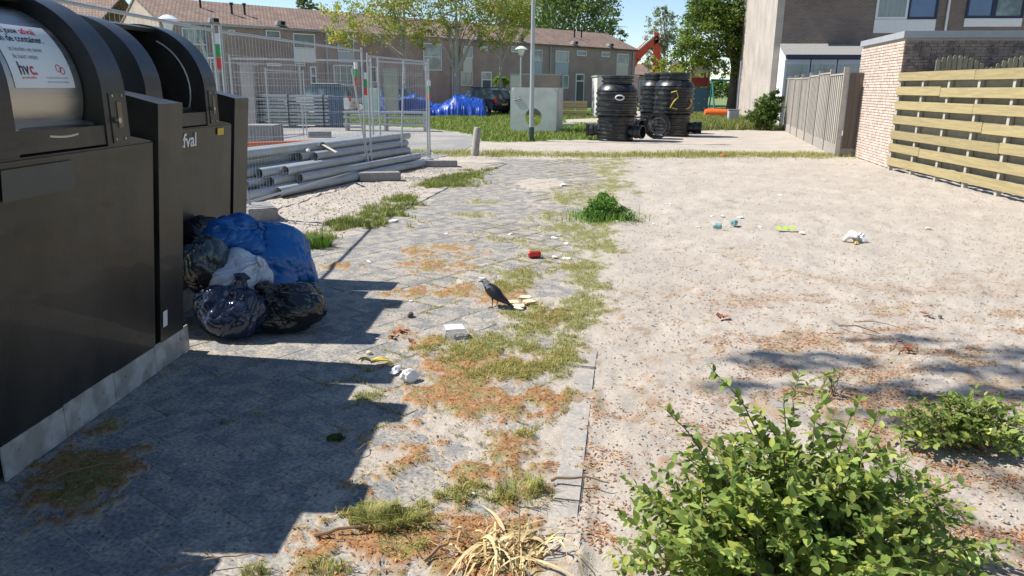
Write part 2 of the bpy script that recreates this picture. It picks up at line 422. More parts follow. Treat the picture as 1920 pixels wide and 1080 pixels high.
def ground_z(x, y, mk=None):
    x = np.asarray(x, float); y = np.asarray(y, float)
    mk = mk or masks(x, y)
    fine = fbm(x, y, 22.0, 3, 5) - 0.5
    mid = fbm(x, y, 5.0, 3, 8) - 0.5
    near = 1 - sstep(14, 26, y)
    sand = -0.006 + (fine * 0.013 + mid * 0.050) * (0.35 + 0.65 * near)
    cover = np.maximum.reduce([mk['moss'] * 0.8, mk['grass'], mk['edge']])
    drift = field([(660, 465, 75, 16), (1010, 345, 40, 8), (700, 700, 60, 10), (830, 800, 50, 18), (720, 860, 80, 20), (600, 930, 60, 14)], x, y, .6)
    fill = sstep(0.535, 0.69, drift * .25 + mk['n3'] * 0.45 + mk['n2'] * 0.35 + fbm(x, y, 24., 3, 77) * .2) * sstep(-1.5, -.5, x - mk['kx'] + .10 * np.maximum(y - 5, 0)) 
    sandy_left = 0
    pth = -0.0028 + 0.003 * fine + 0.017 * cover + 0.0085 * fill + fine * 0.016 * np.maximum(cover, fill)
    on = mk['onpath'].astype(float)
    z = np.where(mk['onpath'], pth, sand)
    dk = (x - mk['kx'])
    onk = (dk > -0.01) & (dk < 0.14) & (y < 18.2)
    kz = -0.006 + 0.020 * sstep(3.9, 4.6, y + (mk['n1'] - .5) * 2) + fine * .016 + .010 * sstep(.52, .66, mk['n2']) + .02 * (1 - sstep(2.2, 2.5, y + (mk['n1'] - .5)))
    wk = sstep(-.035, -.002, dk) * (1 - sstep(.13, .13 + .06 + .35 * sstep(3.5, 5, y), dk)) * (y < 18.2)
    el = np.exp(-((x - mk['lx']) / .12) ** 2) * .8
    z = z * (1 - el) - .004 * el
    z = z * (1 - wk) + kz * wk
    z = np.where(mk['road'], -0.012, z)
    return z

# ------------------------------------------------------------------ ground
def ground_material():
    m = bpy.data.materials.new('sandy_ground'); m.use_nodes = True
    N, L = m.node_tree.nodes, m.node_tree.links
    b = N['Principled BSDF']; b.inputs['Roughness'].default_value = 0.95; b.inputs['Specular IOR Level'].default_value = 0.15
    tc = N.new('ShaderNodeTexCoord')
    def noise(sc, det=8, rough=.65):
        n = N.new('ShaderNodeTexNoise'); n.inputs['Scale'].default_value = sc; n.inputs['Detail'].default_value = det; n.inputs['Roughness'].default_value = rough
        L.new(tc.outputs['Object'], n.inputs['Vector']); return n.outputs[0]
    def ramp(src, pts):
        r = N.new('ShaderNodeValToRGB'); L.new(src, r.inputs[0])
        e = r.color_ramp.elements
        while len(e) < len(pts): e.new(0.5)
        for i, (p, c) in enumerate(pts): e[i].position = p; e[i].color = (*c, 1)
        return r.outputs[0]
    def mix(f, a, c):
        x = N.new('ShaderNodeMix'); x.data_type = 'RGBA'; L.new(f, x.inputs[0]); L.new(a, x.inputs[6]); L.new(c, x.inputs[7]); return x.outputs[2]
    sand = ramp(noise(55, 10, .7), [(.27, (.27, .232, .195)), (.42, (.40, .355, .305)), (.56, (.455, .408, .352)), (.74, (.52, .473, .415))])
    sand2 = ramp(noise(1.1, 6), [(.3, (.86, .84, .82)), (.7, (1.07, 1.06, 1.04))])
    mu = N.new('ShaderNodeMix'); mu.data_type = 'RGBA'; mu.blend_type = 'MULTIPLY'; mu.inputs[0].default_value = 1
    L.new(sand, mu.inputs[6]); L.new(sand2, mu.inputs[7]); sandc = mu.outputs[2]
    mossA = ramp(noise(38, 8, .8), [(.30, (.10, .045, .02)), (.45, (.27, .135, .06)), (.58, (.39, .23, .11)), (.75, (.50, .39, .25))])
    mossB = ramp(noise(44, 8, .8), [(.30, (.07, .06, .02)), (.5, (.24, .21, .09)), (.72, (.45, .39, .22))])
    mossc = mix(ramp(noise(7, 6), [(.46, (0, 0, 0)), (.60, (1, 1, 1))]), mossA, mossB)
    grassc = ramp(noise(30, 8, .8), [(.3, (.06, .075, .02)), (.5, (.17, .18, .05)), (.72, (.33, .28, .12))])
    vergec = ramp(noise(3, 9, .8), [(.3, (.055, .10, .018)), (.5, (.11, .19, .035)), (.72, (.22, .25, .07))])
    at = N.new('ShaderNodeAttribute'); at.attribute_name = 'cover'
    sp = N.new('ShaderNodeSeparateColor'); L.new(at.outputs['Color'], sp.inputs[0])
    c = mix(sp.outputs[0], sandc, mossc)
    c = mix(sp.outputs[1], c, grassc)
    c = mix(sp.outputs[2], c, vergec)
    L.new(c, b.inputs['Base Color'])
    bp = N.new('ShaderNodeBump'); bp.inputs['Distance'].default_value = 0.006; L.new(noise(90, 8, .7), bp.inputs['Height']); L.new(bp.outputs[0], b.inputs['Normal'])
    return m
M['ground'] = ground_material()
NR, NC = 640, 600
yy = 0.8 * (150 / 0.8) ** (np.linspace(0, 1, NR) ** 1.0)
tt = np.linspace(-1.05, 1.05, NC)
YY, TT = np.meshgrid(yy, tt, indexing='ij')
XX = TT * (YY + 0.8)
mk = masks(XX, YY)
ZZ = ground_z(XX, YY, mk)
cov = np.zeros((NR * NC, 3))
litter_zone = sstep(0.48, 0.62, fbm(XX, YY * 2.2, 2.2, 4, 33) * .7 + .3 * mk['n2']) * (1 - sstep(4.6, 7.2, YY)) * (XX > mk['kx'] + .1) * sstep(0.5, 1.4, XX - mk['kx'])
cov[:, 0] = np.maximum(mk['moss'] * np.where(mk['onpath'], 1, .55), litter_zone * .55).ravel()
cov[:, 1] = np.maximum.reduce([mk['grass'] * .8, mk['edge'] * .9, mk['band'] * .7]).ravel()
cov[:, 2] = np.maximum(mk['verge'], mk['gr'] * .9).ravel()
idx = np.arange(NR * NC).reshape(NR, NC)
Fq = np.stack([idx[:-1, :-1], idx[:-1, 1:], idx[1:, 1:], idx[1:, :-1]], -1).reshape(-1, 4)
g = npmesh('sandy_ground', np.stack([XX, YY, ZZ], -1).reshape(-1, 3), Fq, M['ground'], smooth=True, extra=[('cover', cov)])
tag(g, kind='structure')
gm = mat('distant_ground', (0.12, 0.15, 0.06), 0.95, var=.2, scale=.2)
tag(MB().box((0, 900, -0.75), (4000, 2400, 1.0)).build('ground', gm), kind='structure')
road = MB(); road.prism([(p.x, p.y) for p in ROAD], 'z', -0.05, 0.004)
tag(road.build('road', M['asphalt']), kind='structure')
# raised kerb between road and verge
tag(MB().box((0, 0, 0), (.01, .01, .01)).build('road_edge', M['kerb']), kind='structure') if False else None

# footpath slabs: laid on the diagonal, each one an object
fp = empty('footpath'); fp['kind'] = 'structure'
S = 0.30
A = math.radians(-38)
ux, uy = (math.cos(A), math.sin(A)), (-math.sin(A), math.cos(A))
cells = []
for i in range(-60, 70):
    for j in range(-60, 70):
        cx = i * S * ux[0] + (j * S + (0.5 * S if i % 2 else 0)) * uy[0]
        cy = i * S * ux[1] + (j * S + (0.5 * S if i % 2 else 0)) * uy[1]
        if cy < 1.75 or cy > 17.6: continue
        if cx > float(kerb_x(cy)) - 0.19 or cx < max(float(left_x(cy)) + 0.1, -abs(cy + 1.0) * 0.72): continue
        if cx < -2.35 and cy < 6.3: continue
        cells.append((cx, cy))
cells.sort(key=lambda c: c[1])
def slab_mesh(seed):
    b = bmesh.new(); bmesh.ops.create_cube(b, size=1)
    rs = random.Random(seed)
    for v in b.verts: v.co.x *= S - .006 - rs.random() * .003; v.co.y *= S - .006 - rs.random() * .003; v.co.z = v.co.z * .05 - .025
    bmesh.ops.bevel(b, geom=[e for e in b.edges if all(v.co.z > -0.01 for v in e.verts)], offset=0.0015, segments=1, affect='EDGES')
    me = bpy.data.meshes.new('paving_slab'); b.to_mesh(me); b.free(); me.materials.append(M['slab']); return me
slabs = [slab_mesh(k) for k in range(4)]
for k, (cx, cy) in enumerate(cells[:300]):
    from_mesh('paving_slab', slabs[k % 4], fp, (cx, cy, random.gauss(0, .0007)), (random.gauss(0, .0030), random.gauss(0, .0035), A + random.gauss(0, .012)))
rest = MB()
for cx, cy in cells[300:]:
    rest.box((cx, cy, -.025 + random.gauss(0, .0008)), (S - .012, S - .012, .05), Euler((random.gauss(0, .003), random.gauss(0, .003), A + random.gauss(0, .01))).to_matrix())
rest.build('paving_slab', M['slab'], fp, stuff=True)

# kerb stones
kb = empty('path_kerb'); kb['kind'] = 'structure'
for i in range(len(KP) - 1):
    a = Vector((*KP[i], 0)); b_ = Vector((*KP[i + 1], 0)); Ls = (b_ - a).length; n = max(1, round(Ls / 1.0))
    for j in range(n):
        c = a.lerp(b_, (j + .5) / n); an = math.atan2(b_.y - a.y, b_.x - a.x)
        w = MB().box((0, 0, 0), (Ls / n - .012, .115, .16)).build('kerb_stone', M['kerb'], kb, bevel=.007)
        w.location = (c.x + .06, c.y, -.074 + random.gauss(0, .003)); w.rotation_euler = (random.gauss(0, .01), random.gauss(0, .003), an)

# ------------------------------------------------------------------ containers
def text_mesh(txt, size, bold=False):
    cu = bpy.data.curves.new('print', 'FONT'); cu.body = txt; cu.size = size
    cu.offset = size * (.018 if bold else 0.0)
    o = bpy.data.objects.new('print', cu); COL.objects.link(o)
    dg = bpy.context.evaluated_depsgraph_get()
    me = bpy.data.meshes.new_from_object(o.evaluated_get(dg))
    COL.objects.unlink(o); bpy.data.objects.remove(o)
    return me
def text_on(txt, size, fn, m, parent, name='lettering', bold=False, width=None):
    me = text_mesh(txt, size, bold)
    bm = bmesh.new(); bm.from_mesh(me)
    bmesh.ops.subdivide_edges(bm, edges=[e for e in bm.edges if e.calc_length() > size * .3], cuts=2)
    w = max([v.co.x for v in bm.verts] + [1e-6]); s = (width / w) if width else 1.0
    for v in bm.verts: v.co = Vector(fn(v.co.x * s, v.co.y))
    bm.to_mesh(me); bm.free(); me.materials.clear(); me.materials.append(m)
    return link(bpy.data.objects.new(name, me), parent), w * s
ZB = 1.31
def fx(z): return 0.135 * z / 1.31                # front face leans out a little towards the top
HC = (-0.345, 1.56)                                # hood centre in x, z
RH = 0.47
Y0, Y1, Y2, Y3, Y4, Y5, Y6 = 0.0, 0.04, 0.24, 0.86, 1.06, 1.26, 1.62   # body/hood/cheek stations
def container(name, loc, rz, label, opened=False, near=False):
    root = empty(name, loc, rz, label, 'waste container')
    # body with a top that rises to the back
    prof = [(fx(.02), .02), (fx(ZB), ZB), (-.30, 1.40), (-1.25, 1.40), (-1.25, .02)]
    MB().prism(prof, 'y', Y0, Y5).build('body', M['black'], root, bevel=.008)
    # side wing at the far end, tapering to its back
    w = MB(); a, b = Y5 + .045, Y6 - .04
    vs = [(fx(.02) + .004, a, .02), (fx(.02) + .004, b, .02), (-1.2, b, .02), (-1.2, a, .02),
          (fx(1.5) + .004, a, 1.50), (fx(1.5) + .004, b, 1.50), (-.26, a + .05, 1.61), (-.26, a, 1.61), (-1.2, a + .05, 1.61), (-1.2, a, 1.61)]
    w.add(vs, [(0, 1, 2, 3), (0, 4, 5, 1), (4, 7, 6, 5), (7, 9, 8, 6), (0, 3, 9, 7, 4), (1, 5, 6, 8, 2), (3, 2, 8, 9)])
    w.build('side_wing', M['black'], root)
    MB().box((-.62, Y5 + .022, .7), (1.1, .042, 1.3)).build('joint_strip', M['black_in'], root)
    # hood: two solid arched cheeks and a cavity between them
    def arch(r, base=ZB + .0, back=-1.22, x_off=0.0):
        p = [(HC[0] + r + x_off, base)]
        for k in range(0, 15):
            an = math.radians(90 * k / 14)
            p.append((HC[0] + r * math.cos(an) + x_off, HC[1] + r * math.sin(an) * .97))
        p += [(back, HC[1] + r * .97 - .03), (back, base)]
        return p
    h = MB()
    h.prism(arch(RH), 'y', Y1, Y2).build('hood_cheek', M['black'], root, smooth=True)
    MB().prism(arch(RH), 'y', Y3, Y4).build('hood_cheek', M['black'], root, smooth=True)
    # hood shell bridging between the cheeks, behind the drum
    sh = MB(); o, i = [], []
    for k in range(11, 15):
        an = math.radians(90 * k / 14)
        o.append((HC[0] + (RH - .012) * math.cos(an), HC[1] + (RH - .012) * math.sin(an) * .97)); i.append((HC[0] + (RH - .04) * math.cos(an), HC[1] + (RH - .04) * math.sin(an) * .97))
    o.append((-1.2, HC[1] + RH * .9)); i.append((-1.2, HC[1] + RH * .84))
    sh.prism(o + i[::-1], 'y', Y2 + .002, Y3 - .002).build('hood_top', M['black'], root, smooth=True)
    MB().box((-1.15, (Y2 + Y3) / 2, 1.66), (.06, Y3 - Y2 - .004, .5)).build('hood_back', M['black_in'], root)
    # front bar under the opening
    MB().prism([(HC[0] + RH - .006, ZB + .012), (HC[0] + RH - .006, ZB + .10), (HC[0] + RH - .08, ZB + .11), (HC[0] + RH - .08, ZB + .012)], 'y', Y2 + .002, Y3 - .002).build('front_bar', M['black'], root)
    rd = RH - .085
    def cyl(a0, a1, r, y0, y1, n=26):
        vs = []; fs = []
        for k in range(n + 1):
            an = math.radians(a0 + (a1 - a0) * k / n)
            for rr, y in ((r, y0), (r, y1), (r - .006, y1), (r - .006, y0)):
                vs.append((HC[0] + rr * math.cos(an), y, HC[1] + rr * math.sin(an)))
        for k in range(n):
            for q in range(4): fs.append((k * 4 + q, k * 4 + (q + 1) % 4, k * 4 + 4 + (q + 1) % 4, k * 4 + 4 + q))
        fs += [(0, 1, 2, 3), (n * 4, n * 4 + 3, n * 4 + 2, n * 4 + 1)]
        return MB().add(vs, fs)
    ya, yb = Y2 + .012, Y3 - .012
    if not opened:
        cyl(-26, 118, rd, ya, yb).build('steel_drum', M['steel'], root, smooth=True)
        # lip: a shallow crescent tray under the drum
        vs, fs = [], []
        n = 16
        for k in range(n + 1):
            t = k / n; y = ya + .01 + (yb - ya - .02) * t
            bul = .075 + .05 * math.sin(math.pi * t)
            vs += [(HC[0] + rd * .93, y, ZB + .125), (HC[0] + rd * .93 + bul * .9, y, ZB + .115 - .045 * math.sin(math.pi * t)), (HC[0] + rd * .93 + bul * .9, y, ZB + .107 - .045 * math.sin(math.pi * t)), (HC[0] + rd * .9, y, ZB + .10)]
        for k in range(n):
            for q in range(4): fs.append((k * 4 + q, k * 4 + (q + 1) % 4, k * 4 + 4 + (q + 1) % 4, k * 4 + 4 + q))
        MB().add(vs, fs).build('drum_lip', M['steel'], root, smooth=True)
    else:
        cyl(74, 140, rd + .045, ya, yb).build('steel_drum', M['steel'], root, smooth=True)
        cyl(-48, -18, rd, ya, yb).build('drum_tray', M['steel'], root, smooth=True)
        MB().tube([(HC[0] + (rd - .01) * math.cos(math.radians(q)), yb - .015, HC[1] + (rd - .01) * math.sin(math.radians(q))) for q in range(-40, 70, 8)], .006, 6).build('seal_ring', M['galv'], root)
        MB().box((-.75, (ya + yb) / 2, 1.6), (.04, yb - ya, .52)).build('chute_wall', M['black_in'], root)
    # card reader on the far cheek
    xr = HC[0] + RH
    rp = MB().box((xr + .001, Y3 + .105, 1.44), (.008, .125, .24)).build('card_reader', M['black'], root, bevel=.003)
    MB().box((xr + .006, Y3 + .118, 1.455), (.006, .038, .12)).build('reader_slot', M['brassy'], rp)
    MB().tube([(xr + .008, Y3 + .075, 1.43), (xr + .03, Y3 + .075, 1.43)], .014, 12).build('lock_barrel', M['steel'], rp)
    sc_ = MB()
    for yy_, zz_ in ((.07, 1.545), (.15, 1.545), (.065, 1.34), (.145, 1.34)): sc_.tube([(xr + .003, Y3 + yy_, zz_), (xr + .009, Y3 + yy_, zz_)], .006, 8)
    sc_.build('screws', M['galv'], rp)
    # galvanised base plates, stepped, with bolts
    for k in range(4):
        y0 = Y0 + (Y6 + .02 - Y0) * k / 4; y1 = Y0 + (Y6 + .02 - Y0) * (k + 1) / 4 - .004
        hz = .155 + (.006 if k % 2 else 0)
        MB().box((fx(.02) + .014, (y0 + y1) / 2, hz / 2 + .004), (.008, y1 - y0, hz)).build('base_plate', M['galv'], root)
        for q in range(2):
            MB().tube([(fx(.02) + .016, y0 + (y1 - y0) * (.25 + .5 * q), .105 - .05 * ((q + k) % 2)), (fx(.02) + .024, y0 + (y1 - y0) * (.25 + .5 * q), .105 - .05 * ((q + k) % 2))], .007, 8).build('bolt', M['galv'], root)
    def front(y, z): return (fx(z) + .0075 + .002, y, z)
    return root, rd, front

c1o = G(357, 655); c1d = (G(357, 655) - G(0, 915)).normalized()
rz1 = math.atan2(c1d.y, c1d.x) - math.pi / 2
def along(s, side=0.0):                     # point s metres back from the far end of container one
    return c1o - c1d * s + Vector((c1d.y, -c1d.x, 0)) * side
c1, rd, fr = container('refuse_container', along(Y6 + .02, -.02), rz1, 'charcoal refuse container nearest the camera, steel drum closed with a white poster on it')
c2, _, _ = container('refuse_container', along(-0.31, -.41) , rz1, 'charcoal refuse container behind the rubbish bags, its drum rotated open', opened=True)
c0, _, _ = container('refuse_container', along(2 * Y6 - .02, -.10), rz1, 'charcoal refuse container at the left edge beside the camera')
# poster curved round the drum
def on_drum(u, v):                          # u along y, v up from the poster's lower edge, both metres
    a0 = math.radians(3); an = a0 + v / rd; r = rd + .0035
    return (HC[0] + r * math.cos(an), Y2 + .155 + u, HC[1] + r * math.sin(an))
vs, fs = [], []
for k in range(13):
    for u in (0.0, .40):
        p = on_drum(u, .29 * k / 12); vs.append((p[0] - .0015, p[1], p[2] - .0))
for k in range(12): fs.append((2 * k, 2 * k + 1, 2 * k + 3, 2 * k + 2))
drum = [c for c in c1.children if c.name.startswith('steel_drum')][0]
po = MB().add(vs, fs).build('poster', M['paper'], drum, smooth=True)
def T(txt, size, u0, v0, m, bold=False, width=None):
    return text_on(txt, size, lambda x, y: on_drum(u0 + x, v0 + y), m, drum, bold=bold, width=width)[1]
T('doe jouw', .045, .035, .242, M['ink'], True, .155); T('afval', .045, .205, .242, M['ink_red'], True, .095)
T('in de container.', .045, .035, .200, M['ink'], True, .28)
T('zo houden we samen', .030, .05, .155, M['ink_grey'], False, .21); T('de buurt netjes.', .030, .05, .122, M['ink_grey'], False, .16)
w_ = T('hv', .075, .05, .055, M['ink'], True, .065); T('c.', .075, .118, .055, M['ink_red'], True, .042)
T('grondstoffen', .014, .055, .038, M['ink_red'], False, .09)
T('we maken samen werk van afval', .012, .21, .040, M['ink_grey'], False, .15); T('kijk voor meer op de website', .012, .21, .022, M['ink_grey'], False, .15)
def ring(u, v, r):
    vs = []; fs = []
    for k in range(14):
        for q in (r, r - .004): vs.append(on_drum(u + q * math.cos(k / 14 * 6.283), v + q * math.sin(k / 14 * 6.283)))
    for k in range(14): fs.append((2 * k, 2 * k + 1, (2 * k + 3) % 28, (2 * k + 2) % 28))
    return MB().add(vs, fs)
ring(.315, .085, .018).build('emblem', M['ink_red'], drum); ring(.338, .075, .017).build('emblem', M['ink_red'], drum)
# stickers on the bodies
def sticker(root, y0, y1, z0, z1, m, name='sticker'):
    return MB().add([fr(y0, z0), fr(y1, z0), fr(y1, z1), fr(y0, z1)], [(0, 1, 2, 3)]).build(name, m, root)
sticker(c1, .10, .56, 1.15, 1.275, M['faded'], 'blurred_label')
sticker(c1, 1.325, 1.375, .245, .34, M['paper'], 'white_sticker')
s2 = [sticker(c2, .98, 1.09, 1.235, 1.285, M['yellow'], 'yellow_sticker')]
text_on('restafval', .13, lambda x, y: (fr(0, 1.185 + y)[0], .13 + x, 1.185 + y), M['ink_white'], c2, bold=True, width=.50)

# ------------------------------------------------------------------ rubbish bags
def bag_mat(name, col, rough=.22, trans=0.0, bump=.02, spec=.6, col2=None):
    return mat(name, col, rough, var=.25, scale=5, bump=bump, bscale=11, spec=spec, col2=col2, c2amt=.5, c2scale=4, leaf=trans)
M['bag_blue'] = bag_mat('blue_bin_liner', (.004, .115, .38), .30, .1, bump=.006)
M['bag_black'] = bag_mat('black_bin_liner', (.012, .013, .016), .11, bump=.006)
M['bag_navy'] = bag_mat('navy_bin_liner', (.016, .024, .05), .13, bump=.007)
M['bag_white'] = bag_mat('white_carrier_plastic', (.66, .70, .76), .30, .25, bump=.008)
M['bag_brown'] = bag_mat('grey_brown_liner', (.03, .027, .026), .16, bump=.007, col2=(.035, .07, .08))  # teal patches paint a sheen into the liner's colour
def bag(name, c, r, m, label, seed, knot=(0, 0, 1), shear=(0, 0), folds=11, amp=.10, tail=.12, group=None, nu=150, nv=100, cat='bin bag'):
    k = Vector(knot).normalized(); q = Vector((0, 0, 1)).rotation_difference(k)
    th = np.linspace(0.0, math.pi, nv); ph = np.linspace(0, 2 * math.pi, nu, endpoint=False)
    TH, PH = np.meshgrid(th, ph, indexing='ij')
    rs = np.random.default_rng(seed)
    rad = np.ones_like(TH)
    for _ in range(folds):                      # folds run from the knot
        p0 = rs.uniform(0, 6.28); wd = rs.uniform(.05, .22); st = rs.uniform(.4, 1.8); tw = rs.uniform(-.6, .6)
        d = np.abs(np.angle(np.exp(1j * (PH - p0 - tw * TH))))
        rad += amp * rs.uniform(-1, .8) * np.exp(-(d / wd)) * np.exp(-(TH / st) ** 2)
    X = np.sin(TH) * np.cos(PH); Y = np.sin(TH) * np.sin(PH); Z = np.cos(TH)
    rad += (fbm(X * 1.3 + seed, Y * 1.3 + Z * 1.1 + seed, 1.0, 2, seed) - .5) * .55          # big soft lobes
    for s_, a_ in ((2.4, .085), (5.5, .04)):     # long creases fanning out of the knot
        n = fbm(np.cos(PH) * s_ + TH * .55 + seed, np.sin(PH) * s_ - TH * .4, 1.0, 3, seed + 3)
        rad += -np.exp(-np.abs(n - .5) * 26) * a_ * (1.15 - .3 * TH)
    n = fbm(X * 3.0 + Z * 2.1 + seed, Y * 3.0 - Z * 1.3, 1.0, 3, seed + 5)
    rad += -np.exp(-np.abs(n - .5) * 30) * .045
    neck = sstep(.0, .32, TH)
    rad = rad * (0.25 + .75 * neck) + np.where(TH < .32, (0.9 + tail * 4) * (1 - neck) * .75, 0)
    P = np.stack([rad * X, rad * Y, rad * Z], -1).reshape(-1, 3)
    flare = np.where(TH < .10, 2.2, 1.0).reshape(-1, 1)
    P[:, :2] *= flare
    Q = np.array(q.to_matrix()); P = P @ Q.T
    P = P * np.array(r)
    P[:, 0] += shear[0] * P[:, 2]; P[:, 1] += shear[1] * P[:, 2]
    P += np.array([0, 0, c[2]])
    low = P[:, 2] < .03
    P[:, 2] = np.where(low, .012 + .02 * (np.tanh((P[:, 2] - .03) / .1) + 1) * .5, P[:, 2])
    idx = np.arange(nv * nu).reshape(nv, nu)
    Fc = np.stack([idx[:-1], np.roll(idx, -1, 1)[:-1], np.roll(idx, -1, 1)[1:], idx[1:]], -1).reshape(-1, 4)
    o = npmesh(name, P, Fc, m, smooth=True)
    o.location = (c[0], c[1], 0)
    return tag(o, label, cat, group)
bg_ = 'rubbish bags dumped beside the containers'
bag('rubbish_bag', (-1.84, 5.5, .31), (.35, .33, .35), M['bag_blue'], 'large bright blue rubbish bag, biggest in the heap by the containers', 3, knot=(-.75, -.1, .8), shear=(-.18, 0), folds=14, amp=.16, group=bg_)
bag('rubbish_bag', (-2.02, 5.30, .52), (.25, .23, .19), M['bag_blue'], 'rounded blue bag top flopping to the left above the big blue bag', 14, knot=(.8, .1, .5), shear=(0, 0), folds=10, amp=.13, tail=.03, group=bg_)
bag('rubbish_bag', (-1.86, 4.93, .32), (.22, .19, .18), M['bag_white'], 'white plastic carrier bag tied on top of the heap', 5, knot=(.75, -.1, .75), folds=12, amp=.16, tail=.07, group=bg_)
bag('rubbish_bag', (-1.52, 4.84, .15), (.25, .20, .19), M['bag_black'], 'shiny black rubbish bag lying at the front right of the heap', 9, knot=(-.45, -.35, .8), folds=16, amp=.22, group=bg_)
bag('rubbish_bag', (-1.86, 4.70, .17), (.24, .19, .21), M['bag_navy'], 'dark navy rubbish bag slumped low against the container corner', 12, knot=(.3, .3, .9), folds=12, amp=.16, group=bg_)
bag('rubbish_bag', (-2.06, 4.88, .42), (.16, .16, .20), M['bag_brown'], 'dark shiny rubbish bag wedged upright behind the white one', 17, knot=(-.3, 0, .9), folds=12, amp=.18, tail=.03, group=bg_)
bag('rubbish_bag', (-2.22, 5.3, .52), (.19, .16, .18), M['bag_black'], 'matt black bag at the back against the second container', 21, knot=(-.6, 0, .7), folds=12, amp=.16, group=bg_)
bag('rubbish_bag', (-1.56, 5.36, .10), (.15, .14, .11), M['bag_brown'], 'small brown grey bag squashed under the blue one', 26, knot=(.5, .1, .7), folds=12, amp=.16, tail=.03, group=bg_)

# ------------------------------------------------------------------ building site: fences, pipes, blocks
def heras(p0, p1, label, top=2.15, bot=.16, strips=(True, True), wire=.085, name='site_fence_panel', r=.019, lean=(0, 0)):
    p0 = Vector(p0); p1 = Vector(p1); d = p1 - p0; Ln = d.length
    root = empty(name, (p0.x, p0.y, 0), math.atan2(d.y, d.x), label, 'mesh fence', 'temporary mesh fence panels round the pipe stack')
    for x in (r, Ln - r):
        MB().tube([(x, lean[0] * 0, bot - .08), (x + (lean[0]), lean[1], top + .06)], r, 8).build('post', M['galv_pipe'], root, smooth=True)
    for z in (bot, top):
        o = lean[0] * (z / top)
        MB().tube([(r + o, lean[1] * z / top, z), (Ln - r + o, lean[1] * z / top, z)], r * .85, 8).build('rail', M['galv_pipe'], root, smooth=True)
    w = MB(); n = int(Ln / wire)
    for k in range(1, n):
        x = Ln * k / n
        w.tube([(x, 0, bot), (x + lean[0], lean[1], top)], .0015, 3, cap=False)
    for k in range(1, 8):
        z = bot + (top - bot) * k / 8
        w.tube([(0, lean[1] * z / top + .003, z), (Ln, lean[1] * z / top + .003, z)], .002, 3, cap=False)
    w.build('wire_mesh', M['galv_pipe'], root, stuff=True)
    return root
def reflector(P, z0, z1, z2, name='reflector_sleeve'):
    a = MB().tube([(0, 0, z1), (0, 0, z2)], .034, 10).build(name, M['green_strip'])
    a.location = (P[0], P[1], 0)
    b = MB().tube([(0, 0, z0), (0, 0, z1 - .004)], .034, 10).build('red_band', M['red_strip'], a)
    c = MB().tube([(0, 0, z2 + .004), (0, 0, z2 + .12)], .034, 10).build('white_band', M['white'], a)
    return a
PA = Vector((-3.42, 5.4, 0)); PB = Vector((-3.42, 9.0, 0)); PC = Vector((-2.68, 13.75, 0)); PD = Vector((-1.84, 16.75, 0))
heras(PA, PB + Vector((-.02, .0, 0)), 'mesh fence panel running behind the containers towards the camera', 2.2)
heras(PB + Vector((.0, .12, 0)), PC, 'long mesh fence panel leaning along the front of the pipes', 2.2)
heras(PC + Vector((.06, .12, 0)), PD, 'mesh fence panel beyond the pipe stack, ending at the path', 2.12)
heras((-5.35, 14.6, 0), (-2.78, 15.2, 0), 'mesh fence panel across the back of the pipe stack', 2.08)
heras((-2.70, 15.35, 0), (-1.90, 16.9, 0), 'short slanting mesh fence panel at the back right of the pipes', 2.08)
heras((-8.6, 14.2, 0), (-5.42, 14.5, 0), 'mesh fence panel at the back, partly hidden by the second container', 2.08)
heras((-8.2, 21.0, 0), (-6.5, 23.6, 0), 'small far mesh fence panel seen edge on beside the grey blocks', 2.2)
heras((-6.35, 23.4, 0), (-6.6, 20.6, 0), 'narrow far mesh fence panel nearest the steel stack', 2.0)
def band_set(P, z, label):
    a = reflector(P, z, z + .13, z + .27); tag(a, label, 'reflector', 'green and red reflector sleeves on fence posts'); return a
band_set(PB, 1.78, 'green and red reflector sleeve on the fence post nearest the containers')
band_set(PC + Vector((.03, .02, 0)), 1.45, 'green and red reflector sleeve on the middle fence post')
band_set(PC + Vector((-.10, -.10, 0)), 1.62, 'green and red reflector sleeve just left of the middle post, slightly higher')
band_set(PD, 1.35, 'faded reflector sleeve on the far right fence post')
# leaning stabiliser struts
for a, b, lb in (((-3.60, 9.0, 2.1), (-3.28, 9.3, .1), 'thin steel strut leaning against the left fence post'), ((-2.84, 13.6, 1.9), (-2.62, 13.75, .08), 'thin steel strut leaning at the middle fence post'),
                 ((-2.2, 15.5, 2.1), (-2.28, 15.3, .05), 'steel strut standing between the middle and right fence posts')):
    o = MB().tube([a, b], .018, 8).build('fence_strut', M['galv_pipe'], smooth=True); tag(o, lb, 'strut')
foot = MB(); foot.tube([(PD.x, PD.y, .25), (PD.x + .22, PD.y - .2, .02)], .016, 6).tube([(PD.x, PD.y, .25), (PD.x - .3, PD.y - .05, .14)], .014, 6)
tag(foot.build('fence_foot_brace', M['galv_pipe']), 'small splayed steel foot at the right end of the fence', 'brace')
# concrete feet
def block(P, d, rz, lb):
    o = MB().box((0, 0, d[2] / 2), d).build('fence_foot_block', M['concrete_dk'], bevel=.012)
    o.location = (P[0], P[1], -.005); o.rotation_euler = (0, 0, rz); return tag(o, lb, 'concrete block', 'concrete feet under the site fence')
block(G(487, 408), (.34, .60, .16), .5, 'concrete fence foot just beside the blue rubbish bag')
block(G(712, 338), (.72, .26, .15), .28, 'concrete fence foot under the middle post by the pipes')
block(G(826, 312), (.70, .22, .13), .1, 'concrete fence foot at the right end of the fence')
block(G(600, 258), (.7, .25, .2), .1, 'far concrete fence foot beyond the pipe stack')
b = MB().box((0, 0, .33), (.8, .8, .66)).build('concrete_block', M['concrete_dk'], bevel=.02); b.location = AY(494, 262, 19.0) * 1; b.location.z = 0
tag(b, 'square grey concrete block behind the mesh fence', 'concrete block')

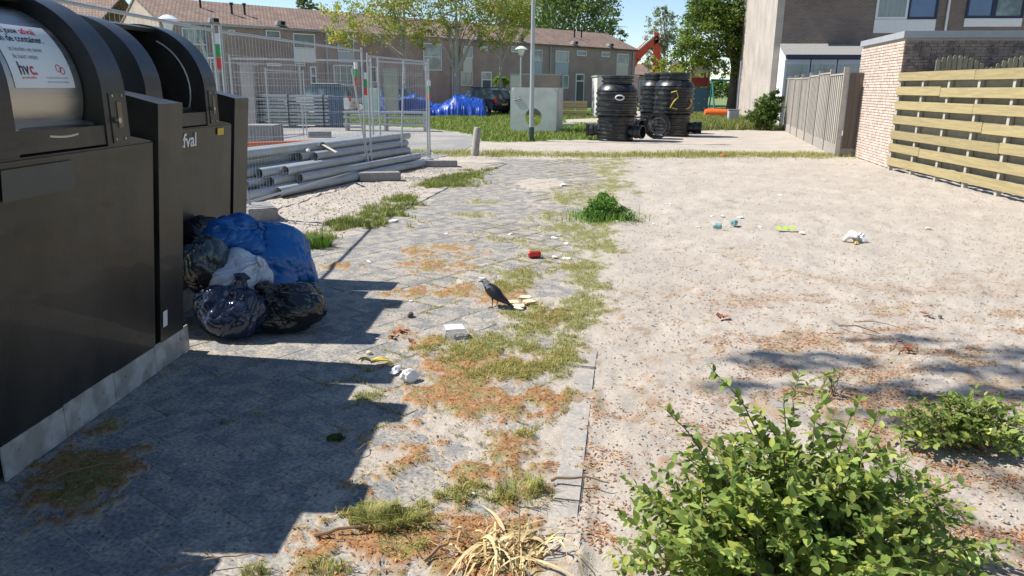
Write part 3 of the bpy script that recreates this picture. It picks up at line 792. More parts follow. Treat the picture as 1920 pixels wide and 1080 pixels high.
# pipes
def pipe_mesh(Ln, r=.078, t=.006, n=20):
    m_ = MB(); m_.lathe([(r, 0), (r, Ln), (r - t, Ln), (r - t, 0), (r, 0)], n)
    me = bpy.data.meshes.new('drain_pipe'); me.from_pydata(m_.v, [], m_.f)
    bm = bmesh.new(); bm.from_mesh(me); bmesh.ops.remove_doubles(bm, verts=bm.verts, dist=1e-5); bmesh.ops.recalc_face_normals(bm, faces=bm.faces); bm.to_mesh(me); bm.free()
    me.polygons.foreach_set('use_smooth', [True] * len(me.polygons)); me.set_sharp_from_angle(angle=math.radians(40)); me.materials.append(M['pvc']); return me
pm = pipe_mesh(5.0)
pdir = (Vector((-1.97, 15.7, 0)) - Vector((-3.55, 10.9, 0))).normalized(); pnrm = Vector((-pdir.y, pdir.x, 0))
pipes = []
R_ = .08
def pipe(px_, py_, Yn, length=5.0, r=.08, yaw=0.0, end=None, m=None, lb=''):
    P = AY(px_, py_, Yn); P.z = max(P.z, r + .02)
    d = (Matrix.Rotation(yaw, 3, 'Z') @ pdir)
    o = bpy.data.objects.new('drain_pipe', pm); COL.objects.link(o)
    o.rotation_euler = d.to_track_quat('Z', 'Y').to_euler(); o.location = P; o.scale = (r / .078, r / .078, length / 5.0)
    return tag(o, lb, 'pipe', 'grey plastic drain pipes stacked inside the fence')
PO = Vector((-3.50, 10.9, 0))
rows = [[(0, .10), (.14, -.45), (.28, .05), (.42, -.3), (.56, -.6), (.70, -.7), (.84, -.9)], [(.07, .78), (.21, .25), (.35, -.15), (.49, -.35), (.63, -.7), (.77, -.8)],
        [(.15, .55), (.29, .12), (.43, -.25), (.57, -.9), (.72, -1.0)], [(.26, 1.55), (.41, 1.35), (.60, -1.2), (.76, -1.3)], [(.36, 2.0), (.52, -.9), (.68, -1.3)]]
rn = ['bottom', 'second', 'third', 'fourth', 'top']; on = ['nearest the camera', 'second from the front', 'third from the front', 'fourth from the front', 'fifth from the front', 'sixth from the front', 'at the very back']
for ri, row in enumerate(rows):
    for k, (off, s0) in enumerate(row):
        o = bpy.data.objects.new('drain_pipe', pm); COL.objects.link(o)
        d = Matrix.Rotation(random.gauss(0, .006), 3, 'Z') @ pdir
        P = PO + pdir * s0 + pnrm * off * 1.1; P.z = .08 + ri * .132
        o.rotation_euler = d.to_track_quat('Z', 'Y').to_euler(); o.location = P; ln = (5.15 if ri < 2 else 4.9) - max(s0, 0) * .9 + random.uniform(-.2, .25); o.scale = (.95, .95, ln / 5.0)
        tag(o, 'grey drain pipe in the %s layer of the stack, %s' % (rn[ri], on[k]), 'pipe', 'grey plastic drain pipes stacked inside the fence')
for k, (a, b_, lb) in enumerate([(440, 273, 'upper orange brown pipe lying behind the grey ones'), (440, 279, 'lower orange brown pipe lying behind the grey ones')]):
    P = AY(a, b_, 12.6 + .1 * k); o = MB().tube([(0, 0, 0), (1.15, .9, 0)], .05, 14).build('clay_pipe', M['pvc_or'], smooth=True); o.location = P; tag(o, lb, 'pipe', 'orange brown pipes')
for a, b_, lb in (((572, 268), (578, 284), 'pale strap across the pipes at the left'), ((604, 270), (632, 286), 'pale wooden batten lying across the pipes')):
    P, Q = AY(*a, 13.0), AY(*b_, 12.4); o = MB().tube([P, Q], .03, 4, flat=.4).build('pipe_strap', M['post_wood']); tag(o, lb, 'batten')

# lamp post, bollard
def lamp_post(P, h, r0, r1, label, shade=False, arm=0, sleeve=True):
    root = empty('street_lamp', (P[0], P[1], 0), 0, label, 'street lamp')
    MB().tube([(0, 0, .0), (0, 0, h * .5), (0, 0, h)], [r0, (r0 + r1) / 2, r1], 14).build('post', M['lamp_grey'], root, smooth=True)
    if sleeve: MB().tube([(0, 0, -.02), (0, 0, .42)], r0 + .012, 14).build('base_sleeve', M['lamp_green'], root, smooth=True)
    if shade:
        MB().lathe([(.02, h - .02), (.10, h + .02), (.17, h + .25), (.30, h + .28), (.30, h + .31), (.12, h + .42), (.0, h + .45)], 20).build('lamp_shade', M['shade_white'], root, smooth=True)
    else:
        MB().box((.35, 0, h + .02), (.75, .22, .09)).build('lamp_head', M['lamp_grey'], root, bevel=.03)
    return root
lamp_post(G(996, 264), 6.5, .075, .05, 'tall grey street lamp with a dark green base in front of the concrete chamber')
lamp_post((AY(976, 190, 38).x, 38), ZT((AY(976, 190, 38).x, 38), 92) - .3, .05, .04, 'low mushroom street lamp in front of the terrace, right of the young trees', shade=True, sleeve=False)
lamp_post((AY(323, 120, 23).x, 23), ZT((AY(323, 60, 23).x, 23), 27) - .45, .055, .045, 'mushroom street lamp seen above the open container', shade=True, sleeve=False)
bo = MB().tube([(0, 0, -.02), (.03, 0, .66), (.032, 0, .68)], [.095, .085, .07], 16).build('bollard', M['kerb'], smooth=True)
bo.location = G(890, 292); bo.rotation_euler = (0, .06, 0); tag(bo, 'short pale concrete bollard leaning beside the road', 'bollard')

# precast chamber with a round hole
def chamber():
    P = G(957, 247); root = empty('concrete_chamber', (P.x, P.y, 0), math.radians(-14), 'pale precast concrete chamber with a round hole in its front', 'concrete chamber')
    W, Hh, D = 1.75, 1.62, 1.3
    n = 32; cx, cz, r = .87, .55, .33
    vs = []; 
    ring_ = [(cx + r * math.cos(2 * math.pi * k / n), cz + r * math.sin(2 * math.pi * k / n)) for k in range(n)]
    def sq(k):
        a = 2 * math.pi * k / n; c, s_ = math.cos(a), math.sin(a)
        tx = ((W - cx) / c if c > 1e-9 else (-cx / c if c < -1e-9 else 1e9)); tz = ((Hh - cz) / s_ if s_ > 1e-9 else (-cz / s_ if s_ < -1e-9 else 1e9))
        t = min(tx, tz); return (cx + t * c, cz + t * s_)
    outer = [sq(k) for k in range(n)]
    w = MB()
    for y in (0, .12):
        vs += [(x, y, z) for x, z in ring_] + [(x, y, z) for x, z in outer]
    fs = []
    for k in range(n):
        k2 = (k + 1) % n
        fs += [(k, k2, n + k2, n + k), (2 * n + k, 2 * n + k2, 3 * n + k2, 3 * n + k), (k, k2, 2 * n + k2, 2 * n + k), (n + k, n + k2, 3 * n + k2, 3 * n + k)]
    w.add(vs, fs).build('front_wall', M['concrete'], root)
    MB().prism([(x, y) for x, y in ((W - .12, .122), (W, .122), (W, D), (W - .12, D))], 'z', 0, Hh).build('side_wall', M['concrete'], root)
    MB().box((.06, (D + .122) / 2, Hh / 2), (.12, D - .122, Hh)).build('side_wall', M['concrete'], root)
    MB().box((W / 2, D - .06, Hh - .1), (W - .25, .12, .2)).build('back_beam', M['concrete'], root)
    MB().tube([(.12, -.006, 1.16), (.42, -.006, 1.22)], .02, 6).box((.2, -.004, 1.2), (.03, .006, .1)).box((.36, -.004, 1.24), (.03, .006, .1)).build('chalk_mark', M['ink_grey'], root)
    return root
chamber()
kbx = MB().box((0, 0, .08), (1.0, .3, .16)).build('kerb_offcut', M['concrete'], bevel=.02); kbx.location = G(1056, 238); tag(kbx, 'pale kerb offcut lying beside the concrete chamber', 'concrete block')

# black ribbed manhole shafts
def manhole(P, label, h=2.0, r=.60, side=(1, -.3), marks=None, cone=True):
    root = empty('manhole_shaft', (P[0], P[1], 0), 0, label, 'manhole shaft', 'black ribbed plastic manhole shafts')
    prof = [(0.0, 0.0), (r * .86, .0), (r * .88, .04)]
    z = .06
    while z < h * .36:
        prof += [(r * .86, z), (r * .86, z + .03), (r * .91, z + .045), (r * .91, z + .075), (r * .86, z + .09)]; z += .12
    prof += [(r * .9, z), (r * 1.02, z + .02), (r * 1.02, z + .07)]; z += .09
    while z < h * .76:
        prof += [(r * .94, z), (r * .94, z + .035), (r * 1.0, z + .055), (r * 1.0, z + .12), (r * .94, z + .14)]; z += .17
    prof += [(r * .97, z), (r * .93, z + .06), (r * .80, z + .16), (r * .70, z + .21)]; zt = z + .21
    prof += [(r * .68, zt), (r * .68, zt + .03), (r * .76, zt + .04), (r * .76, zt + .10), (r * .70, zt + .11), (r * .70, zt + .15), (r * .77, zt + .17), (r * .77, zt + .24), (r * .71, zt + .25), (r * .66, zt + .25), (r * .66, zt - .05)]
    MB().lathe(prof, 36).build('shaft', M['blackpl'], root, smooth=True)
    def sock(d, z, rr, ln):
        d = Vector((d[0], d[1], 0)).normalized(); q = d.to_track_quat('Z', 'Y').to_matrix()
        m_ = MB().lathe([(rr * .8, 0), (rr * .8, ln * .4), (rr * .95, ln * .45), (rr, ln * .5), (rr, ln * .62), (rr * .92, ln * .66), (rr * .92, ln * .8), (rr, ln * .84), (rr, ln), (rr * .86, ln), (rr * .86, ln * .3), (0, ln * .3)], 22, c=d * r * .75 + Vector((0, 0, z)), rot=q)
        m_.build('pipe_socket', M['blackpl'], root, smooth=True)
    sock(side, .30, .21, .5); sock((-1, .15), .32, .2, .45)
    if marks:
        rr = r * 1.006
        for nm, pts in marks:
            m_ = MB()
            m_.tube([(rr * math.sin(a), -rr * math.cos(a), z) for a, z in pts], .022, 5); m_.build('chalk_mark', M[nm], root)
    return root
P1 = G(1157, 265); 
manhole((P1.x, P1.y + .5), 'front left black ribbed manhole shaft with sockets near the ground', h=1.84, r=.66, side=(.75, -.6),
        marks=[('ink_white', [(.0 + .2 * math.sin(q), 1.34 + .07 * math.cos(q)) for q in np.linspace(0, 6.3, 12)])])
P3_ = AY(1262, 258, 27.0)
manhole((P3_.x, 27.3), 'right black ribbed manhole shaft marked with yellow chalk', h=2.05, r=.70, side=(.9, -.2),
        marks=[('yellow', [(-.35, 1.5), (-.1, 1.55), (.0, 1.35), (-.2, 1.2), (-.35, 1.0), (.0, .95)]), ('yellow', [(.75, 1.3), (.85, 1.15), (.7, 1.0), (.45, .95)])])
P4_ = AY(1228, 250, 29.0)
manhole((P4_.x, 29.2), 'rear black ribbed manhole shaft between the other two', h=2.05, r=.64, side=(-.6, -.8))
bigp = empty('lying_pipe_collar', (AY(1236, 250, 25.8).x, 25.7, .0), 0, 'short wide black pipe collar lying open end forward between the shafts', 'pipe collar')
q = Vector((-.25, -.95, 0)).normalized().to_track_quat('Z', 'Y').to_matrix()
MB().lathe([(.38, 0), (.38, .5), (.43, .55), (.43, .7), (.39, .7), (.36, .5), (.36, 0), (.38, 0)], 32, c=(0, .3, .43), rot=q).build('collar', M['blackpl'], bigp, smooth=True)
MB().lathe([(.25, .0), (.25, .45), (.28, .45), (.28, 0), (.25, 0)], 28, c=(.03, .34, .41), rot=q).build('inner_ring', M['galv'], bigp, smooth=True)
wp = MB().tube([(0, 0, .15), (.55, .3, .15)], .15, 18).build('short_pipe', M['concrete'], smooth=True); wp.location = G(1190, 246); tag(wp, 'short pale pipe lying behind the front left shaft', 'pipe')

# ------------------------------------------------------------------ right side: yellow slat fence, garage, board fence
def slat_fence():
    a = Vector((7.35, 5.6, 0)); b_ = Vector((8.02, 16.1, 0)); d = b_ - a; Ln = d.length
    root = empty('slat_fence', a, math.atan2(d.y, d.x) - math.pi / 2, 'long yellow green timber fence of wide horizontal boards with gaps', 'fence')
    spacing = (2.06 - .06) / 7.0
    for k in range(7):
        z = .09 + spacing * k + .09
        y = 0.0; first = True
        while y < Ln - .05:
            ln = min(random.choice((4.2, 4.8)) if not first else random.uniform(2.2, 4.4), Ln - y); first = False
            o = MB().box((0, ln / 2, 0), (.024, ln - .006, .168)).build('board', M['timber'], root, bevel=.004)
            o.location = (-.045 + random.gauss(0, .002), y, z + random.gauss(0, .006)); o.rotation_euler = (random.gauss(0, .0015), 0, 0); y += ln
        y = .0
        if k < 6:
            while y < Ln - .05:                     # boards on the back, level with the front ones
                ln = min(3.2, Ln - y)
                o = MB().box((0, ln / 2, 0), (.022, ln - .006, .15)).build('board', M['picket'], root)
                o.location = (.068, y, z + spacing / 2); y += ln
    y = Ln - .05
    k = 0
    while y > 0:
        MB().box((0.012, y, .97), (.075, .075, 2.0)).build('post', M['post_wood'], root); y -= 1.02; k += 1
    return root
slat_fence()
# garage, bricks as real geometry
gA = Vector((8.13, 16.35, 0)); gB = Vector((8.78, 19.78, 0)); gd = (gB - gA); gL = gd.length; gd.normalize()
gr_ = empty('brick_garage', gA, math.atan2(gd.y, gd.x) - math.pi / 2, 'flat roofed brick garage with a sunlit pink side wall and grey roof trim', 'garage')
GH = 2.72
MB().box((2.6, gL / 2, GH / 2 - .02), (5.16, gL - .04, GH - .04)).build('wall', M['mortar'], gr_)
def bricks(nx, ny, horizontal, m, name, x0=0.0, length=1.0):
    w = MB(); row = 0; z = .01
    while z + .055 < GH - .07:
        off = -.105 * (row % 2)
        s_ = off
        while s_ < length - .02:
            e0, e1 = max(s_, 0), min(s_ + .2, length)
            if e1 - e0 > .03:
                j = random.uniform(0, .004)
                if horizontal: w.box(((e0 + e1) / 2, -.004 + .01 - j, z + .026), (e1 - e0, .03, .05))
                else: w.box((-.004 + .01 - j, (e0 + e1) / 2, z + .026), (.03, e1 - e0, .05))
            s_ += .21
        z += .0625; row += 1
    return w.build(name, m, gr_, stuff=True)
bricks(0, 0, False, M['brick_lit'], 'brick', length=gL)
bricks(0, 0, True, M['brick_shaded'], 'brick', length=5.2)
tr = MB().box((2.58, gL / 2, GH + .03), (5.26, gL + .08, .14)).build('roof_trim', M['trimgrey'], gr_, bevel=.006)
# picket fence with arched tops inside the garden
pk = empty('picket_fence', (8.55, 15.75, 0), math.radians(-6), 'old wooden picket fence with two arched tops behind the slat fence', 'fence')
for k in range(44):
    x = k * .105; ph = ((x + .3) % 1.3) / 1.3
    h = 2.05 + .27 * math.sin(math.pi * ph) ** .8
    o = MB().prism([(-.04, .05), (.04, .05), (.04, h - .03), (.02, h), (-.02, h), (-.04, h - .03)], 'y', -.009, .009).build('picket', M['picket'], pk); o.location = (x, random.gauss(0, .003), 0)
for z in (.4, 1.6): MB().box((2.25, .03, z), (4.7, .035, .08)).build('rail', M['picket'], pk)

# grey board fence between sandy lane and big house
def board_fence():
    a = G(1568, 293); b_ = G(1463, 240); d = b_ - a; Ln = d.length
    root = empty('board_fence', a, math.atan2(d.y, d.x) - math.pi / 2, 'tall silvery grey vertical board fence with concrete base panels', 'fence')
    npan = 7; pl = Ln / npan
    bd = MB().box((0, 0, 0), (.022, .15, 1.0)).build('board', M['old_wood'], root); meb = bd.data; bpy.data.objects.remove(bd)
    for k in range(npan):
        y0 = k * pl; hz = 2.02 + random.uniform(-.03, .05)
        MB().box((.0, y0 + pl / 2, .14), (.05, pl - .08, .28)).build('base_panel', M['kerb'], root)
        n = 13
        for j in range(n):
            from_mesh('board', meb, root, (.016 * (1 if j % 2 else -1), y0 + .1 + (pl - .2) * (j + .5) / n, .29 + (hz - .29) / 2), (0, 0, 0), (1, 1, hz - .29))
        MB().box((-.0, y0 + pl / 2, hz + .025), (.09, pl - .06, .04)).build('cap_rail', M['old_wood'], root)
        MB().box((0, y0, 1.08), (.11, .11, 2.2)).build('post', M['kerb'], root)
    # returning side with a dark gate
    MB().box((.0, Ln, 1.08), (.11, .11, 2.2)).build('post', M['kerb'], root)
    return root
bf = board_fence()
gt = empty('garden_gate', (G(1570, 293).x + .07, G(1570, 293).y + .05, 0), math.radians(-8), 'dark brown vertical board gate between the grey fence and the garage', 'gate')
for k in range(5):
    o = MB().box((0, 0, 1.12), (.135, .025, 1.85)).build('board', M['gate_wood'], gt); o.location = (.09 + k * .142, .006 * (k % 2), 0)
MB().box((.37, .03, .11), (.75, .05, .22)).build('base_panel', M['kerb'], gt)

# ------------------------------------------------------------------ houses
def wall_quad(name, A_, B_, z0, z1, m, parent, th=.3, top=None):
    """wall from A to B with a wall_uv map; A, B in parent space"""
    A_ = Vector(A_); B_ = Vector(B_); d = (B_ - A_); Ln = d.length; n = Vector((-d.y, d.x, 0)).normalized() * th
    pr = [(0, z0), (Ln, z0), (Ln, z1)] + ([(top[0], top[1])] if top else []) + [(0, z1)]
    vs = []; uv = []
    for off in (0, 1):
        for s_, z in pr:
            p = A_ + d.normalized() * s_ + n * off; vs.append((p.x, p.y, z)); uv.append((s_, z, 0, 1))
    k = len(pr)
    fs = [tuple(range(k)), tuple(range(k, 2 * k))[::-1]] + [(i, (i + 1) % k, k + (i + 1) % k, k + i) for i in range(k)]
    me = bpy.data.meshes.new(name); me.from_pydata(vs, [], fs)
    bm = bmesh.new(); bm.from_mesh(me); bmesh.ops.recalc_face_normals(bm, faces=bm.faces); bm.to_mesh(me); bm.free()
    a = me.color_attributes.new('wall_uv', 'FLOAT_COLOR', 'POINT')
    a.data.foreach_set('color', np.array(uv, dtype=np.float32).ravel())
    me.materials.append(m); return link(bpy.data.objects.new(name, me), parent)
M['brk_row'] = brick_mat('terrace_brick', (.37, .255, .22), (.31, .215, .185), (.34, .27, .24), bump=.002)
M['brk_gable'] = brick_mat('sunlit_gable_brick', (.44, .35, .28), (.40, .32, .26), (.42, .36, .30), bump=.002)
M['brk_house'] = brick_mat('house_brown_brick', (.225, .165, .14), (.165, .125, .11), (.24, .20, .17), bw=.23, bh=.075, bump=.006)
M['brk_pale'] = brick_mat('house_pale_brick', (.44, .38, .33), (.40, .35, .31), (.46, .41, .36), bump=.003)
def tile_mat(name, c1, c2):
    m = brick_mat(name, c1, c2, tuple(x * .45 for x in c1), bw=.25, bh=.32, ms=.03, bump=.03); return m
M['tiles'] = tile_mat('brown_roof_tiles', (.30, .205, .155), (.215, .145, .11))
# terrace facade plane
tA = AY(308, 42, 47.2); tA.z = 0; tB = AY(1192, 95, 76.2); tB.z = 0
td = tB - tA; TL = td.length; td.normalize(); tn = Vector((td.y, -td.x, 0))       # tn points towards us
EZ = 5.25
terr = empty('terrace_house', tA, math.atan2(td.y, td.x), 'long two storey brown brick terrace with a tiled roof across the background', 'terrace')
def fac(px_, py_):                                 # (distance along, height) on the facade
    d = ray(px_, py_); o = Vector((0, 0, H)); t = (tA - o).dot(tn) / d.dot(tn); P = o + d * t; return (P - tA).dot(td), P.z
DEP = 8.4
wall_quad('wall', (0, 0, 0), (TL, 0, 0), 0, EZ, M['brk_row'], terr)
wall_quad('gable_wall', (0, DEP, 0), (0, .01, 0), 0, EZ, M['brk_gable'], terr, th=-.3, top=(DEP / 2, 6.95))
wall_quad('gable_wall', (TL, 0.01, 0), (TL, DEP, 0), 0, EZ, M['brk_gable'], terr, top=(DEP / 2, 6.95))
wall_quad('wall', (0, DEP, 0), (TL, DEP, 0), 0, EZ, M['brk_row'], terr, th=-.3)
def roof(parent, L0, L1, dep, ez, rz_, m, over=.35, th=.16, eave=.35):
    sl = (rz_ - ez) / (dep / 2)
    for s_ in (0, 1):
        y0, y1 = (-eave, dep / 2) if s_ == 0 else (dep + eave, dep / 2)
        z0, z1 = ez - sl * eave, rz_
        vs = [(L0 - over, y0, z0), (L1 + over, y0, z0), (L1 + over, y1, z1), (L0 - over, y1, z1)]
        ln = math.hypot(y1 - y0, z1 - z0)
        uv = [(0, 0), (L1 - L0 + 2 * over, 0), (L1 - L0 + 2 * over, ln), (0, ln)]
        vs += [(x, y, z - th) for x, y, z in vs]; uv = uv + uv
        me = bpy.data.meshes.new('roof'); me.from_pydata(vs, [], [(0, 1, 2, 3), (7, 6, 5, 4), (0, 4, 5, 1), (1, 5, 6, 2), (2, 6, 7, 3), (3, 7, 4, 0)])
        bm = bmesh.new(); bm.from_mesh(me); bmesh.ops.recalc_face_normals(bm, faces=bm.faces); bm.to_mesh(me); bm.free()
        a = me.color_attributes.new('wall_uv', 'FLOAT_COLOR', 'POINT'); a.data.foreach_set('color', np.array([(u, v, 0, 1) for u, v in uv], dtype=np.float32).ravel())
        me.materials.append(m); link(bpy.data.objects.new('roof', me), parent)
roof(terr, 0, TL, DEP, EZ + .12, 7.0, M['tiles'], eave=.18)
MB().box((TL / 2, -.13, EZ - .03), (TL + .3, .10, .14)).build('gutter', M['white'], terr)
def win(x0, y0, x1, y1, glass='glass', frame='white', mull=0, trans=None, parent=terr, f=fac, panel=None, fw=.07, name='window', sgn=-1, blue=None):
    a = f(x0, (y0 + y1) / 2); b_ = f(x1, (y0 + y1) / 2); xm = (x0 + x1) / 2
    zt, zb = f(xm, y0)[1], f(xm, y1)[1]; s0, s1 = a[0], b_[0]
    fr_ = MB()
    for c, d in ((((s0 + s1) / 2, -.02, zt - fw / 2), (s1 - s0, .10, fw)), (((s0 + s1) / 2, -.02, zb + fw / 2), (s1 - s0, .10, fw)),
                 ((s0 + fw / 2, -.02, (zt + zb) / 2), (fw, .10, zt - zb - 2 * fw - .002)), ((s1 - fw / 2, -.02, (zt + zb) / 2), (fw, .10, zt - zb - 2 * fw - .002))):
        fr_.box(c, d)
    for k in range(mull):
        xx = s0 + (s1 - s0) * (k + 1) / (mull + 1); fr_.box((xx, -.03, (zt + zb) / 2), (fw * .6, .08, zt - zb - 2 * fw - .004))
    if trans:
        zz = zb + (zt - zb) * trans; fr_.box(((s0 + s1) / 2, -.035, zz), (s1 - s0 - 2 * fw - .004, .085, fw * .8))
    w = fr_.build(name, M[frame], parent)
    MB().box(((s0 + s1) / 2, -.012, (zt + zb) / 2), (s1 - s0 - 2 * fw, .03, zt - zb - 2 * fw)).build('pane', M[glass], w)
    if panel:
        py, pm_ = panel; zp = f(xm, py)[1]
        MB().box(((s0 + s1) / 2, -.012, (zb + zp) / 2 - .005), (s1 - s0, .05, zb - zp - .01)).build('panel', M[pm_], w)
    return w
for a in [(341, 53, 387, 84, 'glass', 'white', 3), (428, 56, 440, 66), (498, 57, 525, 72), (549, 63, 590, 91, 'glass_curtain', 'white', 0, None, (117, 'white')), (632, 72, 663, 97, 'glass_curtain', 'white', 1, None, (118, 'panel_grey')),
          (793, 81, 827, 132, 'glass', 'white', 0, .5), (868, 87, 885, 109, 'glass_curtain', 'white', 0, None, (134, 'offwhite')), (863, 134, 885, 161, 'glass_curtain', 'offwhite', 1), (900, 87, 913, 95), (958, 87, 972, 98), (993, 93, 1016, 114, 'glass', 'white', 0, None, (139, 'panel_grey')),
          (1041, 95, 1066, 117, 'glass_curtain', 'white', 0, None, (140, 'panel_grey')), (1054, 141, 1065, 166, 'glass_curtain', 'white'), (1081, 95, 1099, 105), (1127, 97, 1143, 107), (1156, 101, 1178, 121, 'glass', 'white', 0, None, (142, 'offwhite')),
          (625, 122, 662, 160, 'glass_curtain', 'white', 2), (500, 118, 526, 124), (552, 118, 571, 124), (690, 125, 706, 155, 'glass', 'white'), (1005, 141, 1020, 165, 'glass_curtain', 'white')]:
    kw = {}
    if len(a) > 8: kw['panel'] = a[8]
    win(*a[:4], *(a[4:6] if len(a) > 4 else ('glass', 'white')), mull=a[6] if len(a) > 6 else 0, trans=a[7] if len(a) > 7 else None, **kw)
for x0, y0, x1, y1 in ((902, 134, 921, 168), (1079, 138, 1095, 176), (580, 124, 592, 156)):
    s0, zt = fac(x0, y0); s1, _ = fac(x1, y0)
    dr = MB().box(((s0 + s1) / 2, -.02, zt / 2), (s1 - s0, .1, zt)).build('door_frame', M['white'], terr)
    MB().box(((s0 + s1) / 2, -.085, zt * .39), (s1 - s0 - .26, .04, zt * .74)).build('door', M['door_dk'], dr)
    MB().box(((s0 + s1) / 2, -.085, zt * .88), (s1 - s0 - .26, .04, zt * .16)).build('fanlight', M['glass'], dr)
for x in (389, 612, 846, 1031, 1186):
    s_, _ = fac(x, 110); MB().tube([(s_, -.09, 0), (s_, -.09, EZ - .06)], .05, 8).build('downpipe', M['panel_grey'], terr)
# roof vents and flue pipes: on the front slope
def on_roof(px_, py_):
    d = ray(px_, py_); o = Vector((0, 0, H)); sl = (7.0 - EZ - .12) / (DEP / 2)
    best = None
    for k in range(4000):
        t = 30 + k * .02; P = o + d * (t / d.length); q_ = P - tA; u = q_.dot(td); v = -q_.dot(tn)
        if v > -0.1 and P.z < EZ + .12 + sl * v + .02 : return (u, v, P.z)
    return None
for p in ((400, 42), (525, 47), (1076, 83), (1143, 87), (974, 75), (896, 72)):
    r_ = on_roof(*p)
    if r_:
        v_ = MB().box((r_[0], r_[1], r_[2] + .1), (.55, .5, .3)).build('roof_vent', M['trimgrey'], terr, bevel=.05)
        MB().box((r_[0] + .1, r_[1] - .27, r_[2] + .12), (.3, .05, .22)).build('vent_opening', M['black_in'], v_)
for p in ((435, 26), (459, 27), (376, 14), (1090, 70), (1077, 70)):
    r_ = on_roof(*p)
    if r_: MB().tube([(r_[0], r_[1], r_[2] - .1), (r_[0], r_[1], r_[2] + .55), (r_[0], r_[1], r_[2] + .56), (r_[0], r_[1], r_[2] + .7)], [.07, .07, .12, .12], 10).build('flue_pipe', M['dark'], terr)

# small brick sheds and garden walls before the terrace
def shed(x0, x1, py_top, Y, dep, label, mfront='brk_row', mside='concrete', side_px=None):
    a = AY(x0, 165, Y); b_ = AY(x1, 165, Y); h = ZT(a, py_top)
    r_ = empty('garden_shed', (a.x, a.y, 0), 0, label, 'shed')
    W = b_.x - a.x
    wall_quad('wall', (0, 0, 0), (W, 0, 0), 0, h, M[mfront], r_, th=.2)
    MB().box((.07, dep / 2 + .1, h / 2), (.15, dep - .2, h)).build('side_wall', M[mside], r_)
    MB().box((W / 2, dep / 2, h + .05), (W + .1, dep + .1, .1)).build('roof', M['trimgrey'], r_)
    if side_px:
        c = AY(side_px, 165, Y + .0); MB().box(((c.x - a.x) / 2, -.012, h / 2), (c.x - a.x, .03, h)).build('pale_panel', M['offwhite'], r_)
    return r_
shed(957, 1050, 141, 46, 3, 'low brown brick shed with a pale left end behind the chamber', side_px=974)
shed(1120, 1196, 144, 44, 3, 'low brick shed with a pale left end behind the manhole shafts', side_px=1140)
shed(720, 746, 132, 44, 1.6, 'small white shed behind the mesh fence and tarpaulin', 'brk_pale')
shed(452, 475, 122, 30, .6, 'pale concrete gate pillar with flat cap behind the fence', 'brk_pale')
cr = empty('timber_crate', (AY(1055, 190, 44).x, 44, 0), 0, 'low light wooden crate fence in front of the terrace door', 'crate')
for k in range(2):
    for j in range(5): MB().box((k * .72 + .35, 0, .12 + j * .18), (.68, .04, .15)).build('board', M['wood_crate'], cr)

# big house on the right
hA = Vector((11.75, 34.6, 0)); HAZ = math.radians(-10)
hs = empty('brick_house', hA, HAZ, 'tall brown brick house at the right with a pale sunlit gable wall', 'house')
hu = Vector((math.cos(HAZ), math.sin(HAZ), 0)); hv = Vector((-math.sin(HAZ), math.cos(HAZ), 0))
def hfac(px_, py_):
    d = ray(px_, py_); o = Vector((0, 0, H)); t = (hA - o).dot(hv) / d.dot(hv); P = o + d * t; return (P - hA).dot(hu), P.z
HZ = 6.2
wall_quad('wall', (0, 0, 0), (16, 0, 0), 0, HZ, M['brk_house'], hs)
wall_quad('gable_wall', (0, 15, 0), (0, .01, 0), 0, HZ, M['brk_pale'], hs, th=-.3, top=(7.5, 9.5))  # paler brick than the front, the sun on this wall put into its colour
roof(hs, 0, 16, 15, HZ + .1, 9.6, M['tiles'], over=.12, eave=.5)
for a in [(1646, -60, 1706, 36, 'glass_curtain', 'white', (62, 'white')), (1706, -60, 1762, 36, 'glass_blue', 'frame_blue', (62, 'white')), (1816, -60, 1868, 34, 'glass_blue', 'frame_blue', (50, 'white')), (1868, -60, 1925, 34, 'glass', 'frame_blue', (50, 'white'))]:
    win(*a[:6], parent=hs, f=hfac, panel=a[6], fw=.09)
s_, _ = hfac(1775, 30); MB().tube([(s_, -.09, 0), (s_, -.09, HZ)], .05, 8).build('downpipe', M['white'], hs)
# lean-to conservatory behind the board fence
s0, z0 = hfac(1462, 84); s1, _ = hfac(1640, 84); _, z1 = hfac(1500, 108)
lt = MB().prism([(-.02, z0 + .05), (-1.9, z1 + .05), (-1.9, z1 - .06), (-.02, z0 - .06)], 'x', s0, s1)
lt.build('canopy_roof', M['concrete_dk'], hs)
MB().box(((s0 + s1) / 2, -1.95, z1 - .04), (s1 - s0, .08, .16)).build('canopy_beam', M['frame_blue'], hs)
MB().prism([(-.02, z0 + .02), (-1.88, z1 - .0), (-1.88, .0), (-.02, .0)], 'x', s0 + .02, s0 + .1).build('canopy_side', M['white'], hs)
for k in range(4): 
    w = MB().box((s0 + .5 + k * 1.05, -1.86, (z1 - .15) / 2), (1.0, .06, z1 - .15)).build('canopy_window', M['panel_grey'], hs)
    MB().box((s0 + .5 + k * 1.05, -1.90, (z1 - .15) * .68), (.86, .03, (z1 - .15) * .5)).build('pane', M['glass_curtain'], w)

